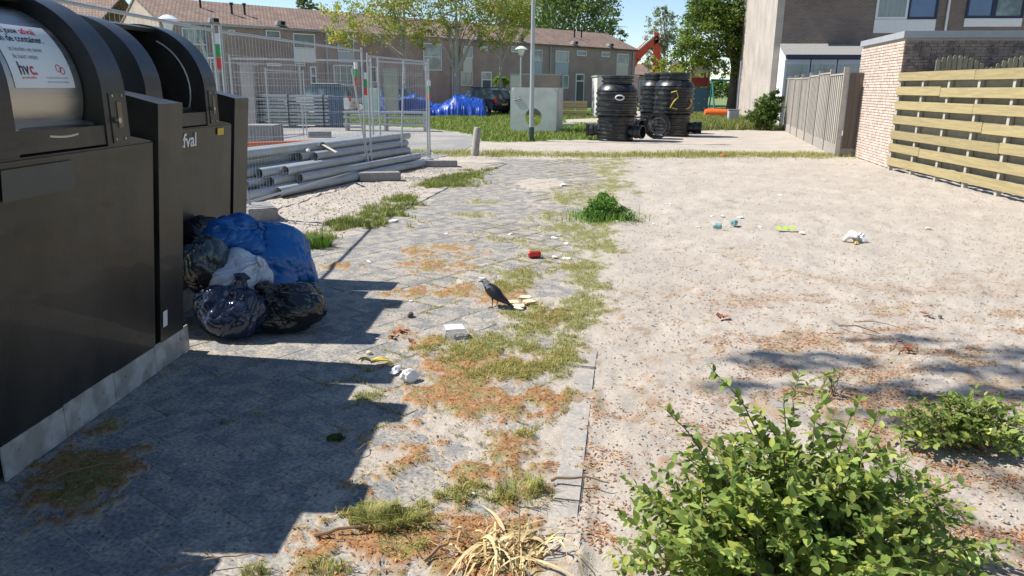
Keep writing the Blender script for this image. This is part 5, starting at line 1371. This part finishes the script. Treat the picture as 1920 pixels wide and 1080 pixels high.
# banana peel
bc = G(705, 684); bn = empty('banana_peel', (bc.x, bc.y, 0), .1, 'yellow brown banana peel on the slabs', 'banana peel')
for k, (a, L_) in enumerate(((.08, .125), (.35, .11), (2.9, .08), (-2.7, .06))):
    pts = [Vector((math.cos(a) * L_ * t - .03, math.sin(a) * L_ * t, .012 + .018 * math.sin(t * 3.1) + .006 * k)) for t in np.linspace(0, 1, 7)]
    MB().tube(pts, [.006, .012, .014, .014, .012, .009, .004], 8, flat=.55).build('peel_strip', M['banana'], bn, smooth=True)
crumple('bread_piece', G(692, 664), (.022, .02, .018), M['bread'], 'small cream lump above the banana peel', 'bread', 37, amp=.12, n=2)
# white cup / tissue
tc_ = G(770, 716)
cp = empty('crumpled_cup', (tc_.x, tc_.y, 0), .2, 'crumpled white paper cup with torn tissue left of the moss', 'paper cup')
o = crumple('cup', (0, 0), (.042, .065, .05), M['trash_white'], '', '', 41, amp=.3, n=4, parent=cp); o.location = (0, .02, .028)
o = crumple('tissue', (0, 0), (.075, .04, .02), M['trash_white'], '', '', 42, amp=.4, n=3, parent=cp); o.location = (-.07, .14, .02)
# clear plastic tray, tipped
tp = G(852, 634); tr_ = empty('plastic_tray', (tp.x, tp.y, .003), .25, 'clear square plastic food tray upside down on the path', 'plastic tray')
W_ = .085
vs = [(-W_, -W_ * .9, 0), (W_, -W_ * .9, 0), (W_, W_ * .9, 0), (-W_, W_ * .9, 0), (-W_ * .72, -W_ * .62, .075), (W_ * .72, -W_ * .62, .075), (W_ * .72, W_ * .62, .075), (-W_ * .72, W_ * .62, .075)]
M['tray_side'] = mat('frosted_tray_plastic', (.62, .62, .62), .2, var=.05, alpha=.32, spec=.9)
MB().add(vs, [(0, 1, 5, 4), (1, 2, 6, 5), (2, 3, 7, 6), (3, 0, 4, 7)]).build('tray_wall', M['tray_side'], tr_)
MB().add([(x_, y_, z_ + .0015) for x_, y_, z_ in vs[4:]], [(0, 1, 2, 3)]).build('tray_base', M['trash_white'], tr_)
MB().tube([(*v[:2], .002) for v in vs[:4]] + [(*vs[0][:2], .002)], .003, 5).build('tray_rim', M['trash_white'], tr_)
# bread slices behind the bird
bs = 'stale bread slices lying behind the bird'
for k, (px_, py_, yw, lb) in enumerate([(962, 566, .2, 'bread slice nearest the bird\'s tail'), (985, 559, -.2, 'bread slice at the back of the little pile'), (992, 569, .5, 'bread slice at the right of the little pile'), (972, 573, -.1, 'bread slice lying lowest in front of the pile')]):
    c = G(px_, py_, .02)
    r_ = empty('bread_slice', (c.x, c.y, .012 + .009 * (k % 3)), yw, lb, 'bread', bs)
    pr = [(-.045, -.04), (.045, -.04), (.048, .02), (.035, .045), (-.035, .045), (-.048, .02)]
    MB().prism(pr, 'z', 0, .011).build('crust', M['crust'], r_)
    MB().prism([(a * .9, b * .9) for a, b in pr], 'z', -.001, .0122).build('crumb', M['bread'], r_)
crumple('foil_scrap', G(972, 583), (.05, .03, .012), M['trash_white'], 'flat white wrapper just in front of the bread', 'wrapper', 45, n=2)

# ------------------------------------------------------------------ the jackdaw
def bird():
    P = G(926, 577); root = empty('jackdaw', (P.x, P.y, 0.0), math.radians(152), 'black jackdaw with a grey nape standing on the path beside the bread', 'bird')
    root.scale = (.83,) * 3
    MBk = mat('black_plumage', (.014, .014, .017), .42, var=.3, scale=30, bump=.002, bscale=90)
    MG = mat('grey_nape', (.15, .15, .175), .6, var=.25, scale=40)
    # x forward, body in profile: stations (x, z, ry, rz)
    st = [(-.185, .045, .010, .004), (-.14, .062, .017, .007), (-.10, .082, .026, .016), (-.065, .105, .040, .034), (-.03, .13, .050, .048), (.01, .155, .051, .052), (.045, .178, .043, .045), (.068, .203, .031, .031), (.082, .224, .026, .025), (.096, .236, .0245, .0235), (.112, .238, .021, .019), (.124, .235, .013, .012), (.132, .232, .0085, .008), (.150, .226, .005, .0045), (.163, .220, .001, .001)]
    vs = []; n = 16; cols = []
    for i, (x_, z_, ry, rz_) in enumerate(st):
        a = st[max(i - 1, 0)]; b = st[min(i + 1, len(st) - 1)]; t = Vector((b[0] - a[0], 0, b[1] - a[1])).normalized(); up = Vector((-t.z, 0, t.x))
        for k in range(n):
            an = 2 * math.pi * k / n; p = Vector((x_, 0, z_)) + Vector((0, 1, 0)) * ry * 1.12 * math.cos(an) + up * rz_ * 1.15 * math.sin(an); vs.append(p)
    fs = [(i * n + k, i * n + (k + 1) % n, (i + 1) * n + (k + 1) % n, (i + 1) * n + k) for i in range(len(st) - 1) for k in range(n)] + [tuple(range(n)), tuple(range((len(st) - 1) * n, len(st) * n))[::-1]]
    bd = MB().add(vs, fs).build('body', MBk, root, smooth=True); bd.data.materials.append(MG)
    for p in bd.data.polygons:
        c = p.center
        if .045 < c.x < .098 and c.z > .19 + (c.x - .06) * .5: p.material_index = 1
    for s_ in (-1, 1):
        w = []; outl = [(.045, .19, .042), (.02, .195, .05), (-.04, .15, .052), (-.10, .105, .038), (-.165, .062, .014), (-.16, .052, .014), (-.08, .075, .040), (-.01, .11, .053), (.03, .15, .051)]
        for x_, z_, y_ in outl: w.append((x_, s_ * y_, z_))
        for x_, z_, y_ in outl: w.append((x_, s_ * (y_ - .012), z_))
        k = len(outl)
        MB().add(w, [tuple(range(k)), tuple(range(k, 2 * k))[::-1]] + [(i, (i + 1) % k, k + (i + 1) % k, k + i) for i in range(k)]).build('wing', MBk, root)
        MB().lathe([(0, -.0045), (.004, -.002), (.0045, .0), (.004, .002), (0, .0045)], 10, c=(.113, s_ * .0195, .241)).build('eye', M['trash_white'], root)
        lg = MB(); hx = -.005 + s_ * .012
        lg.tube([(hx, s_ * .022, .11), (hx - .008, s_ * .022, .06), (hx, s_ * .022, .008)], [.012, .0045, .0035], 7)
        for a in (-.45, 0, .45): lg.tube([(hx, s_ * .022, .008), (hx + .02 * math.cos(a), s_ * .022 + .02 * math.sin(a), .010), (hx + .036 * math.cos(a), s_ * .022 + .036 * math.sin(a), .003)], [.0032, .0028, .0012], 5)
        lg.tube([(hx, s_ * .022, .008), (hx - .026, s_ * .022, .003)], [.003, .001], 5)
        lg.build('leg', M['dark'], root)
    w = MB()
    for k in range(5): w.box((-.175 + .0, (k - 2) * .009, .048 - abs(k - 2) * .0015), (.10, .012, .0025), Euler((0, -.42, (k - 2) * -.05)).to_matrix())
    w.build('tail', MBk, root)
bird()

# ------------------------------------------------------------------ foreground shrub: stems and many leaves
def leaf_mesh(seed, name='leaf'):
    rs = random.Random(seed); n = 5; vs = []; fs = []
    for i in range(n + 1):
        t = i / n; w_ = .30 * math.sin(math.pi * min(1, t * .97 + .03)) ** .75 * (1.05 - .35 * t); z = -.13 * t * t + .03
        vs += [(-w_, t, z + .10 * w_ * 1.5), (0, t, z), (w_, t, z + .10 * w_ * 1.5)]
    for i in range(n):
        a = i * 3; fs += [(a, a + 1, a + 4, a + 3), (a + 1, a + 2, a + 5, a + 4)]
    me = bpy.data.meshes.new(name); me.from_pydata(vs, [], fs); me.polygons.foreach_set('use_smooth', [True] * len(fs)); me.materials.append(M['shrub']); return me
LM = [leaf_mesh(k) for k in range(3)]
LM[2].materials.clear(); LM[2].materials.append(M['shrub_tip'])
lv = np.array([v.co[:] for v in LM[0].vertices]); lf = np.array([p.vertices[:] for p in LM[0].polygons])
def shrub(name, base, ell, ntw, label, seed, max_obj, leaf=.032, sprigs=(), minel=.0, base_r=.10):
    root = empty(name, (base[0], base[1], 0), 0, label, 'shrub')
    rs = random.Random(seed); L_ = []
    stems = MB(); thin = MB()
    tw = []
    for k in range(ntw):
        a = rs.uniform(0, 6.283); el = rs.uniform(minel, 1.0)
        rr = rs.uniform(.55, 1.0) ** .6
        e = Vector((ell[0] * math.cos(a) * math.cos(el * 1.45) * rr, ell[1] * math.sin(a) * math.cos(el * 1.45) * rr, .06 + ell[2] * math.sin(el * 1.5) * rr))
        tw.append((e, None))
    for s_ in sprigs: tw.append((Vector(s_), 1))
    for k, (e, sp) in enumerate(tw):
        st = Vector((rs.gauss(0, base_r * .5), rs.gauss(0, base_r * .5), 0))
        if e.x * e.x + e.y * e.y > .04: st += Vector((e.x, e.y, 0)) * rs.uniform(0, .35)
        mid = st.lerp(e, .5) + Vector((rs.gauss(0, .03), rs.gauss(0, .03), .18 * e.z + .03))
        pts = []
        N_ = 12
        for i in range(N_ + 1):
            t = i / N_; pts.append(st * (1 - t) ** 2 + mid * 2 * t * (1 - t) + e * t * t + Vector((rs.gauss(0, .004), rs.gauss(0, .004), rs.gauss(0, .004))))
        rr = .0045 if (k % 7 == 0 or sp) else .0022
        (stems if rr > .003 else thin).tube(pts, [rr * (1.1 - .8 * i / N_) for i in range(N_ + 1)], 5)
        ln = sum((pts[i + 1] - pts[i]).length for i in range(N_)); nl = int(ln / (.029 if not sp else .045))
        lsz = rs.uniform(.65, 1.2)
        for j in range(nl):
            t = .22 + .78 * j / max(nl - 1, 1) if not sp else .5 + .5 * j / max(nl - 1, 1)
            f_ = t * N_; i = min(int(f_), N_ - 1); p = pts[i].lerp(pts[i + 1], f_ - i); tg = (pts[i + 1] - pts[i]).normalized()
            for sd in (-1, 1):
                if rs.random() < .12: continue
                side = tg.cross(Vector((rs.gauss(0, .5), rs.gauss(0, .5), 1))).normalized() * sd
                d = (side * rs.uniform(.6, 1.0) + tg * rs.uniform(.2, .8) + Vector((0, 0, rs.uniform(-.25, .35)))).normalized()
                L_.append((p, d, lsz * leaf * rs.uniform(.55, 1.25) * (1.0 if t < .9 else .8)))
    stems.build('stem', M['twig'], root, smooth=True)
    thin.build('twigs', M['twig'], root, stuff=True)
    # the leaves that show largest (nearest, and on the outside) are objects, the rest one part
    def key(l): w_ = l[0] + Vector((base[0], base[1], 0)) - Vector((0, 0, H)); return w_.length / (l[2] / leaf) - .9 * (l[0].length / max(ell))
    L_.sort(key=key)
    rest_v, rest_f = [], []
    for k, (p, d, s_) in enumerate(L_):
        q_ = d.to_track_quat('Y', 'Z'); q_ = q_ @ Euler((rs.gauss(0, .2), rs.gauss(0, .45), 0)).to_quaternion()
        if k < max_obj:
            o = bpy.data.objects.new('leaf', LM[rs.choice((0, 1, 0, 1, 2))]); o.location = p; o.rotation_mode = 'QUATERNION'; o.rotation_quaternion = q_; o.scale = (s_, s_, s_); link(o, root)
        else:
            Mq = np.array(q_.to_matrix()); V = (lv * s_) @ Mq.T + np.array(p); rest_f.append(lf + len(rest_v) * len(lv)); rest_v.append(V)
    if rest_v:
        tints = np.repeat(np.array([(.24, .335, .075), (.42, .46, .10), (.17, .25, .06), (.24, .335, .075)])[np.random.default_rng(seed + 1).integers(0, 4, len(rest_v))] * np.clip(1 + np.random.default_rng(seed).normal(0, .28, (len(rest_v), 1)), .45, 1.7) * np.array([[1, 1, 1]]), len(lv), 0)
        o = npmesh('foliage', np.concatenate(rest_v), np.concatenate(rest_f), M['leafA'], root, tint=tints, smooth=True); o['kind'] = 'stuff'
    return root
sb = (0.95, 2.16)
def sp(px_, py_, Y): p = AY(px_, py_, Y); return (p.x - sb[0], p.y - sb[1], p.z)
shrub('leafy_shrub', sb, (.72, .48, .46), 320, 'bright green leafy shrub filling the lower right corner', 5, 300, leaf=.045,
      sprigs=[sp(1335, 690, 2.35), sp(1500, 700, 2.35), sp(1245, 765, 2.3), sp(1610, 750, 2.4), sp(1425, 770, 2.3), sp(1690, 810, 2.35), sp(1790, 900, 2.2), sp(1560, 780, 2.3), sp(1380, 745, 2.5), sp(1470, 740, 2.2), sp(1540, 735, 2.5), sp(1650, 775, 2.1), sp(1300, 800, 2.5)])
shrub('leafy_shrub', (2.14, 3.22), (.46, .26, .20), 110, 'smaller low green shrub at the right edge behind the big one', 9, 120, leaf=.038)
shrub('leafy_shrub', (1.72, 3.75), (.10, .08, .10), 10, 'tiny green seedling on the sand above the big shrub', 12, 30, leaf=.026)

# dry straw leaved plant at the bottom
dp = G(945, 1040); dr_ = empty('dried_plant', (dp.x, dp.y, 0), 0, 'dead plant with long straw coloured leaves at the bottom centre', 'dead plant')
M['straw'] = mat('straw_leaf', (.60, .47, .24), .6, var=.18, scale=25, rnd=.25, leaf=.15)
rs = random.Random(4)
for k in range(90):
    a = rs.uniform(0, 6.283); L_ = rs.uniform(.07, .30) * rs.uniform(.5, 1); w_ = rs.choice((.0015, .002, .004, .008)); up = rs.uniform(.002, .07) * rs.uniform(.3, 1); n = 7; vs = []; fs = []
    ox, oy = rs.gauss(0, .07), rs.gauss(0, .05); tw = rs.uniform(-1.2, 1.2)
    for i in range(n + 1):
        t = i / n; cx, cy = ox + math.cos(a + tw * t * .6) * L_ * t, oy + math.sin(a + tw * t * .6) * L_ * t; z = .02 + up * math.sin(math.pi * min(1, t * 1.1)) ; w2 = w_ * (1 - t ** 2) + .0008
        vs += [(cx - math.sin(a) * w2, cy + math.cos(a) * w2, z), (cx + math.sin(a) * w2, cy - math.cos(a) * w2, z + w2 * math.sin(tw * 3 * t))]
    for i in range(n): fs.append((2 * i, 2 * i + 1, 2 * i + 3, 2 * i + 2))
    MB().add(vs, fs).build('dry_leaf', M['straw'], dr_, smooth=True)
MB().tube([(.05, .0, 0), (.055, .02, .10), (.05, .02, .19)], [.005, .004, .002], 6).build('stalk', M['straw'], dr_)

# ------------------------------------------------------------------ background things
def car(P, yaw, m, label, h=1.47, L_=4.1, W=1.72, name='parked_car'):
    root = empty(name, (P[0], P[1], 0), yaw, label, 'car', 'cars parked before the terrace')
    k = L_ / 4.1
    low = [(-2.0, .45), (-2.05, .75), (-1.95, .95), (1.3, .92), (1.95, .78), (2.05, .5), (2.0, .28), (-1.95, .25)]
    b = MB().prism([(x_ * k, z_) for x_, z_ in low], 'y', -W / 2, W / 2).build('body', m, root, bevel=.06, smooth=True)
    cab = [(-1.9, .93), (-1.65, h - .12), (-1.2, h), (.3, h), (1.2, .92)]
    g_ = MB(); n = len(cab)
    vs = [(x_ * k, s_ * (W / 2 - .05 - (z_ - .93) * .28), z_) for s_ in (-1, 1) for x_, z_ in cab]
    g_.add(vs, [tuple(range(n))[::-1], tuple(range(n, 2 * n))] + [(i, (i + 1) % n, n + (i + 1) % n, n + i) for i in range(n)]).build('window', M['glass'], root)
    rf = MB().box((-.45 * k, 0, h + .0), (1.6 * k, W - .42, .05)).build('roof', m, root, bevel=.02)
    for x_ in (-1.3, 1.3):
        for s_ in (-1, 1):
            w = MB().lathe([(0, -.1), (.2, -.1), (.31, -.09), (.31, .09), (.2, .1), (0, .1)], 18, c=(x_ * k, s_ * (W / 2 - .08), .31), rot=Matrix.Rotation(math.pi / 2, 3, 'X')).build('wheel', M['dark'], root, smooth=True)
            MB().lathe([(0, -.012), (.19, -.012), (.2, 0), (.19, .012), (0, .012)], 14, c=(x_ * k, s_ * (W / 2 + .022), .31), rot=Matrix.Rotation(math.pi / 2, 3, 'X')).build('rim', M['galv'], w)
    for s_ in (-1, 1): MB().box((-2.0 * k, s_ * (W / 2 - .14), .85), (.10, .2, .28)).build('tail_light', M['red_strip'], root)
    for s_ in (-1, 1): MB().box((2.0 * k, s_ * (W / 2 - .2), .68), (.10, .28, .12)).build('headlight', M['white'], root)
    MB().box((-2.06 * k, 0, .62), (.02, .52, .11)).build('number_plate', M['yellow'], root)
    return root
CD = mat('dark_blue_car_paint', (.012, .022, .045), .18, spec=.8); CB = mat('petrol_car_paint', (.02, .09, .12), .2, spec=.8); CG = mat('grey_blue_car_paint', (.12, .16, .19), .2, spec=.8); CW = mat('white_car_paint', (.72, .72, .72), .2)
car((AY(903, 190, 48).x, 48.5), math.radians(135), CD, 'dark blue hatchback parked behind the blue tarpaulin', h=1.6)
car((AY(955, 190, 52).x, 52), math.radians(160), CB, 'dark petrol car parked half hidden by the concrete chamber')
car((AY(722, 190, 49).x, 49), math.radians(150), CG, 'grey blue estate car seen through the fence beside the white shed', h=1.6)
car((AY(603, 190, 47).x, 47), math.radians(175), CW, 'white roofed car behind the stacked steel panels', h=1.75)
# tarpaulin heap
def tarp(x0, x1, Y, prof, label, seed):
    a = AY(x0, 200, Y).x; b_ = AY(x1, 200, Y).x; n = 90; mrow = 26
    U, V_ = np.meshgrid(np.linspace(0, 1, n), np.linspace(0, 1, mrow), indexing='ij')
    hh = np.interp(U, [p[0] for p in prof], [p[1] for p in prof])
    sh_ = np.sin(math.pi * V_) ** .55
    fold = (np.abs(fbm(U * 14 + seed, V_ * 2.5, 1, 3, seed) - .5) * 1.4) 
    Z = hh * sh_ * (1 - .35 * fold) + .02
    X_ = a + (b_ - a) * U + (fbm(U * 5, V_ * 5, 1, 2, 3) - .5) * .3; Y_ = Y - 1.2 + 2.4 * V_ - fold * .35 * (1 - V_)
    idx = np.arange(n * mrow).reshape(n, mrow); Fc = np.stack([idx[:-1, :-1], idx[1:, :-1], idx[1:, 1:], idx[:-1, 1:]], -1).reshape(-1, 4)
    o = npmesh('tarpaulin', np.stack([X_, Y_, Z], -1).reshape(-1, 3), Fc, M['tarp'], smooth=True); o.data.set_sharp_from_angle(angle=math.radians(35))
    return tag(o, label, 'tarpaulin', 'blue tarpaulins over stacked material')
tarp(808, 912, 45, [(0, .7), (.2, .65), (.48, 1.25), (.55, 1.2), (.8, 1.05), (.95, .95), (1, .05)], 'bright blue tarpaulin draped over a heap right of the fence', 2)
tarp(722, 815, 46, [(0, .5), (.25, .9), (.6, 1.2), (.8, 1.0), (1, .6)], 'blue tarpaulin heap seen partly through the fence end', 6)
tarp(704, 738, 45, [(0, 1.2), (.4, 1.0), (.6, .5), (1, .3)], 'crumpled blue sheeting beside the white board behind the fence', 9)
wb = MB().box((0, 0, .76), (.72, .5, 1.52)).build('white_crate', M['white'], bevel=.02); wb.location = (AY(696, 200, 40).x, 40, 0); tag(wb, 'tall white crate behind the fence left of the blue sheeting', 'crate')
# steel panels stack and blue bin
st_ = empty('steel_panel_stack', (AY(478, 200, 31).x, 31, 0), 0, 'stack of grey steel panels behind the mesh fence', 'steel panels')
for k in range(9): MB().box((1.55, 0, .12 + k * .135), (3.1 - .1 * (k % 2), 1.0, .085 if k % 3 else .06)).build('panel', M['galv' if k % 2 else 'galv_pipe'], st_)
for x_ in (.2, 1.5, 2.9): MB().box((x_, 0, .63), (.06, 1.06, 1.24)).build('bearer', M['dark'], st_)
bb = MB().box((0, 0, .6), (1.0, .9, 1.2)).build('blue_grey_box', mat('blue_grey_box', (.05, .09, .16), .5), bevel=.02); bb.location = (AY(617, 200, 31).x, 31, 0); tag(bb, 'dark blue box standing at the right end of the steel panels', 'box')
gr2 = empty('guard_rail_stack', (AY(645, 200, 28.5).x, 28.5, 0), 0, 'low rack of galvanised rails between the fence and the blue sheeting', 'rail rack')
for z_ in (.25, .5, .68): MB().box((1.55, 0, z_), (3.1, .5, .07)).build('rail', M['galv_pipe'], gr2)
for x_ in (.1, 1.55, 3.0): MB().box((x_, 0, .34), (.08, .45, .68)).build('upright', M['galv'], gr2)
# excavator beyond the terrace end
ex = empty('excavator', (AY(1160, 160, 84).x, 84, 0), 0, 'orange red excavator arm rising behind the end of the terrace', 'excavator')
ex0 = ex.location
def loc(px_, py_): p = AY(px_, py_, 84); return Vector((p.x - ex0.x, 0, p.z))
def beam(pts, ws, name):
    w = MB(); n = len(pts)
    for i in range(n - 1):
        a, b_ = pts[i], pts[i + 1]; d = (b_ - a); nn = Vector((-d.z, 0, d.x)).normalized()
        vs = [a + nn * ws[i] + Vector((0, s_ * .28, 0)) for s_ in (-1, 1)] + [a - nn * ws[i] + Vector((0, s_ * .28, 0)) for s_ in (-1, 1)] + [b_ + nn * ws[i + 1] + Vector((0, s_ * .28, 0)) for s_ in (-1, 1)] + [b_ - nn * ws[i + 1] + Vector((0, s_ * .28, 0)) for s_ in (-1, 1)]
        w.add(vs, [(0, 1, 3, 2), (4, 6, 7, 5), (0, 4, 5, 1), (2, 3, 7, 6), (0, 2, 6, 4), (1, 5, 7, 3)])
    return w.build(name, M['red_digger'], ex)
beam([loc(1165, 150), loc(1190, 108), loc(1212, 86), loc(1234, 72)], [.55, .55, .45, .3], 'boom')
beam([loc(1231, 62), loc(1232, 90), loc(1229, 150)], [.26, .38, .32], 'stick_arm')
MB().tube([loc(1195, 95) + Vector((0, -.3, 0)), loc(1226, 68) + Vector((0, -.3, 0))], .12, 8).build('ram', M['galv'], ex)
MB().box((0, 0, 1.9), (3.4, 2.6, 1.3)).build('upper_body', M['red_digger'], ex, bevel=.12); MB().box((-.5, -.8, 2.9), (1.4, 1.0, 1.4)).build('cab', M['glass'], ex, bevel=.08)
for s_ in (-1, 1): MB().box((0, s_ * 1.1, .5), (4, .6, 1.0)).build('track', M['dark'], ex, bevel=.2)
MB().box((loc(1228, 160).x, 0, loc(1228, 160).z), (.9, 1.2, .9)).build('bucket', M['dark'], ex, bevel=.15)
# play tower, swing, orange kayak-like thing, cabinet
pt = empty('play_tower', (AY(1292, 200, 50).x, 50, 0), 0, 'small wooden play tower with red rail and blue climbing wall', 'play tower')
def Z(py_): return ZT(AY(1305, 200, 50), py_)
for x_ in (.05, 1.15):
    for y_ in (0, 1.1): MB().box((x_, y_, Z(118) / 2), (.1, .1, Z(118))).build('post', M['twig'], pt)
MB().box((.6, 0, (Z(145) + Z(162)) / 2), (1.0, .06, Z(145) - Z(162))).build('rail_panel', M['redpaint'], pt)
MB().box((.6, -.06, Z(165) / 2), (1.15, .06, Z(165))).build('climbing_wall', M['playblue'], pt)
for k in range(12): MB().box((.25 + (k % 3) * .35, -.11, .2 + (k // 3) * .28), (.09, .05, .09)).build('climbing_hold', M['yellow' if k % 2 else 'teal'], pt, bevel=.02)
MB().prism([(-.1, Z(135)), (1.3, Z(135)), (1.25, Z(118)), (-.02, Z(118))], 'y', -.2, 1.3).build('roof', M['offwhite'], pt)
sw = empty('swing_frame', (AY(1335, 200, 52).x, 52, 0), 0, 'teal swing frame behind the play tower', 'swing')
MB().tube([(-.2, 0, 2.25), (1.7, 0, 2.2)], .07, 8).build('crossbar', M['teal'], sw)
for x_ in (-.1, 1.6):
    for s_ in (-1, 1): MB().tube([(x_, 0, 2.2), (x_ + .1, s_ * .8, 0)], .055, 8).build('leg', M['teal'], sw)
ob = MB().tube([(0, 0, .28), (.25, 0, .26), (1.3, .1, .22), (1.5, .1, .22)], [.2, .27, .25, .16], 12).build('orange_tube', M['orange'], smooth=True, bevel=0); ob.location = (AY(1322, 200, 44).x, 44, .05); tag(ob, 'orange plastic tube lying in the grass by the play tower', 'plastic tube')
cb = empty('utility_cabinet', (AY(1366, 205, 38).x, 38, 0), 0, 'small grey utility cabinet beside the pale gable', 'cabinet')
MB().box((.25, 0, .33), (.5, .35, .62)).build('body', M['panel_grey'], cb, bevel=.02); MB().box((.25, -.182, .33), (.42, .01, .5)).build('door', M['trimgrey'], cb); MB().box((.25, 0, .665), (.56, .4, .04)).build('lid', M['kerb'], cb)
lm = MB().box((0, 0, 1.5), (.07, .07, 3.0)).build('thin_pole', M['trimgrey']); lm.location = (AY(1383, 200, 38.6).x, 38.6, 0); tag(lm, 'thin dark pole beside the utility cabinet', 'pole')
# distant houses
def far_house(px0, px1, Y, ptop, peave, label, mw='offwhite', mr='tiles'):
    a = AY(px0, 160, Y); b_ = AY(px1, 160, Y); W = b_.x - a.x; ze = ZT(a, peave); zt = ZT(a, ptop)
    r_ = empty('distant_house', (a.x, Y, 0), 0, label, 'house')
    wall_quad('wall', (0, 0, 0), (W, 0, 0), 0, ze, M[mw], r_); wall_quad('wall', (0, .3, 0), (0, 7, 0), 0, ze, M[mw], r_, th=-.3)
    roof(r_, 0, W, 7, ze, zt, M[mr])
    for k in range(max(1, int(W / 3))):
        w = MB().box((1.2 + k * 3, -.02, ze * .6), (1.3, .08, 1.1)).build('window', M['white'], r_); MB().box((1.2 + k * 3, -.07, ze * .6), (1.1, .03, .9)).build('pane', M['glass'], w)
far_house(1190, 1235, 100, 118, 138, 'distant low house between the terrace and the shafts', 'brk_pale')
far_house(1285, 1330, 75, 112, 124, 'distant pinkish house behind the play tower', 'brk_gable')
far_house(-60, 200, 62, -20, 30, 'distant house behind the containers at the far left', 'brk_row')

# tree standing outside the picture to the left and behind: its outer branches shade the sand on the right
def shade_tree():
    B = (-3.2, -4.2)
    k = 1 / math.tan(SUN_EL); sx, sy = math.cos(SUN_AZ) * k, -math.sin(SUN_AZ) * k
    root = empty('overhanging_tree', (B[0], B[1], 0), 0, 'tall tree behind the camera whose branches shade the sand', 'tree')
    MB().tube([(0, 0, -.1), (.1, .1, 3), (0, .5, 6), (-.4, 1.5, 9)], [.28, .22, .16, .08], 10).build('trunk', M['bark'], root, smooth=True)
    z = 9.0; cl = []
    for (gx, gy, r_, rz_) in [(1.75, 4.35, .50, .25), (2.45, 3.85, .55, .3), (3.2, 4.5, .5, .25), (3.7, 4.0, .6, .35), (2.6, 4.75, .35, .2), (4.3, 4.7, .5, .3), (3.2, 3.3, .45, .3), (1.9, 3.5, .3, .2), (4.6, 3.8, .6, .3), (4.9, 4.3, .6, .3), (3.9, 3.5, .5, .25), (2.9, 4.2, .4, .2), (1.35, 3.9, .3, .15), (3.6, 2.6, .4, .3)]:
        c = Vector((gx - sx * z - B[0], gy - sy * z - B[1], z)); cl.append((tuple(c), (r_ * 1.1, r_ * .30, rz_)))
        MB().tube([(-.1, .8, 7.0), (c.x * .5, c.y * .5, z + .2), c], [.06, .035, .012], 6).build('branch', M['bark'], root)
    leafcloud('crown', [((0.2, .0, 9.5), (1.8, 1.6, 1.6)), ((-1, -1, 8.5), (1.8, 1.6, 1.4))], 14000, .05, GR_D, root, seed=77, cl=14)
    leafcloud('crown', cl, 4200, .045, GR_D, root, seed=78, cl=5)
shade_tree()
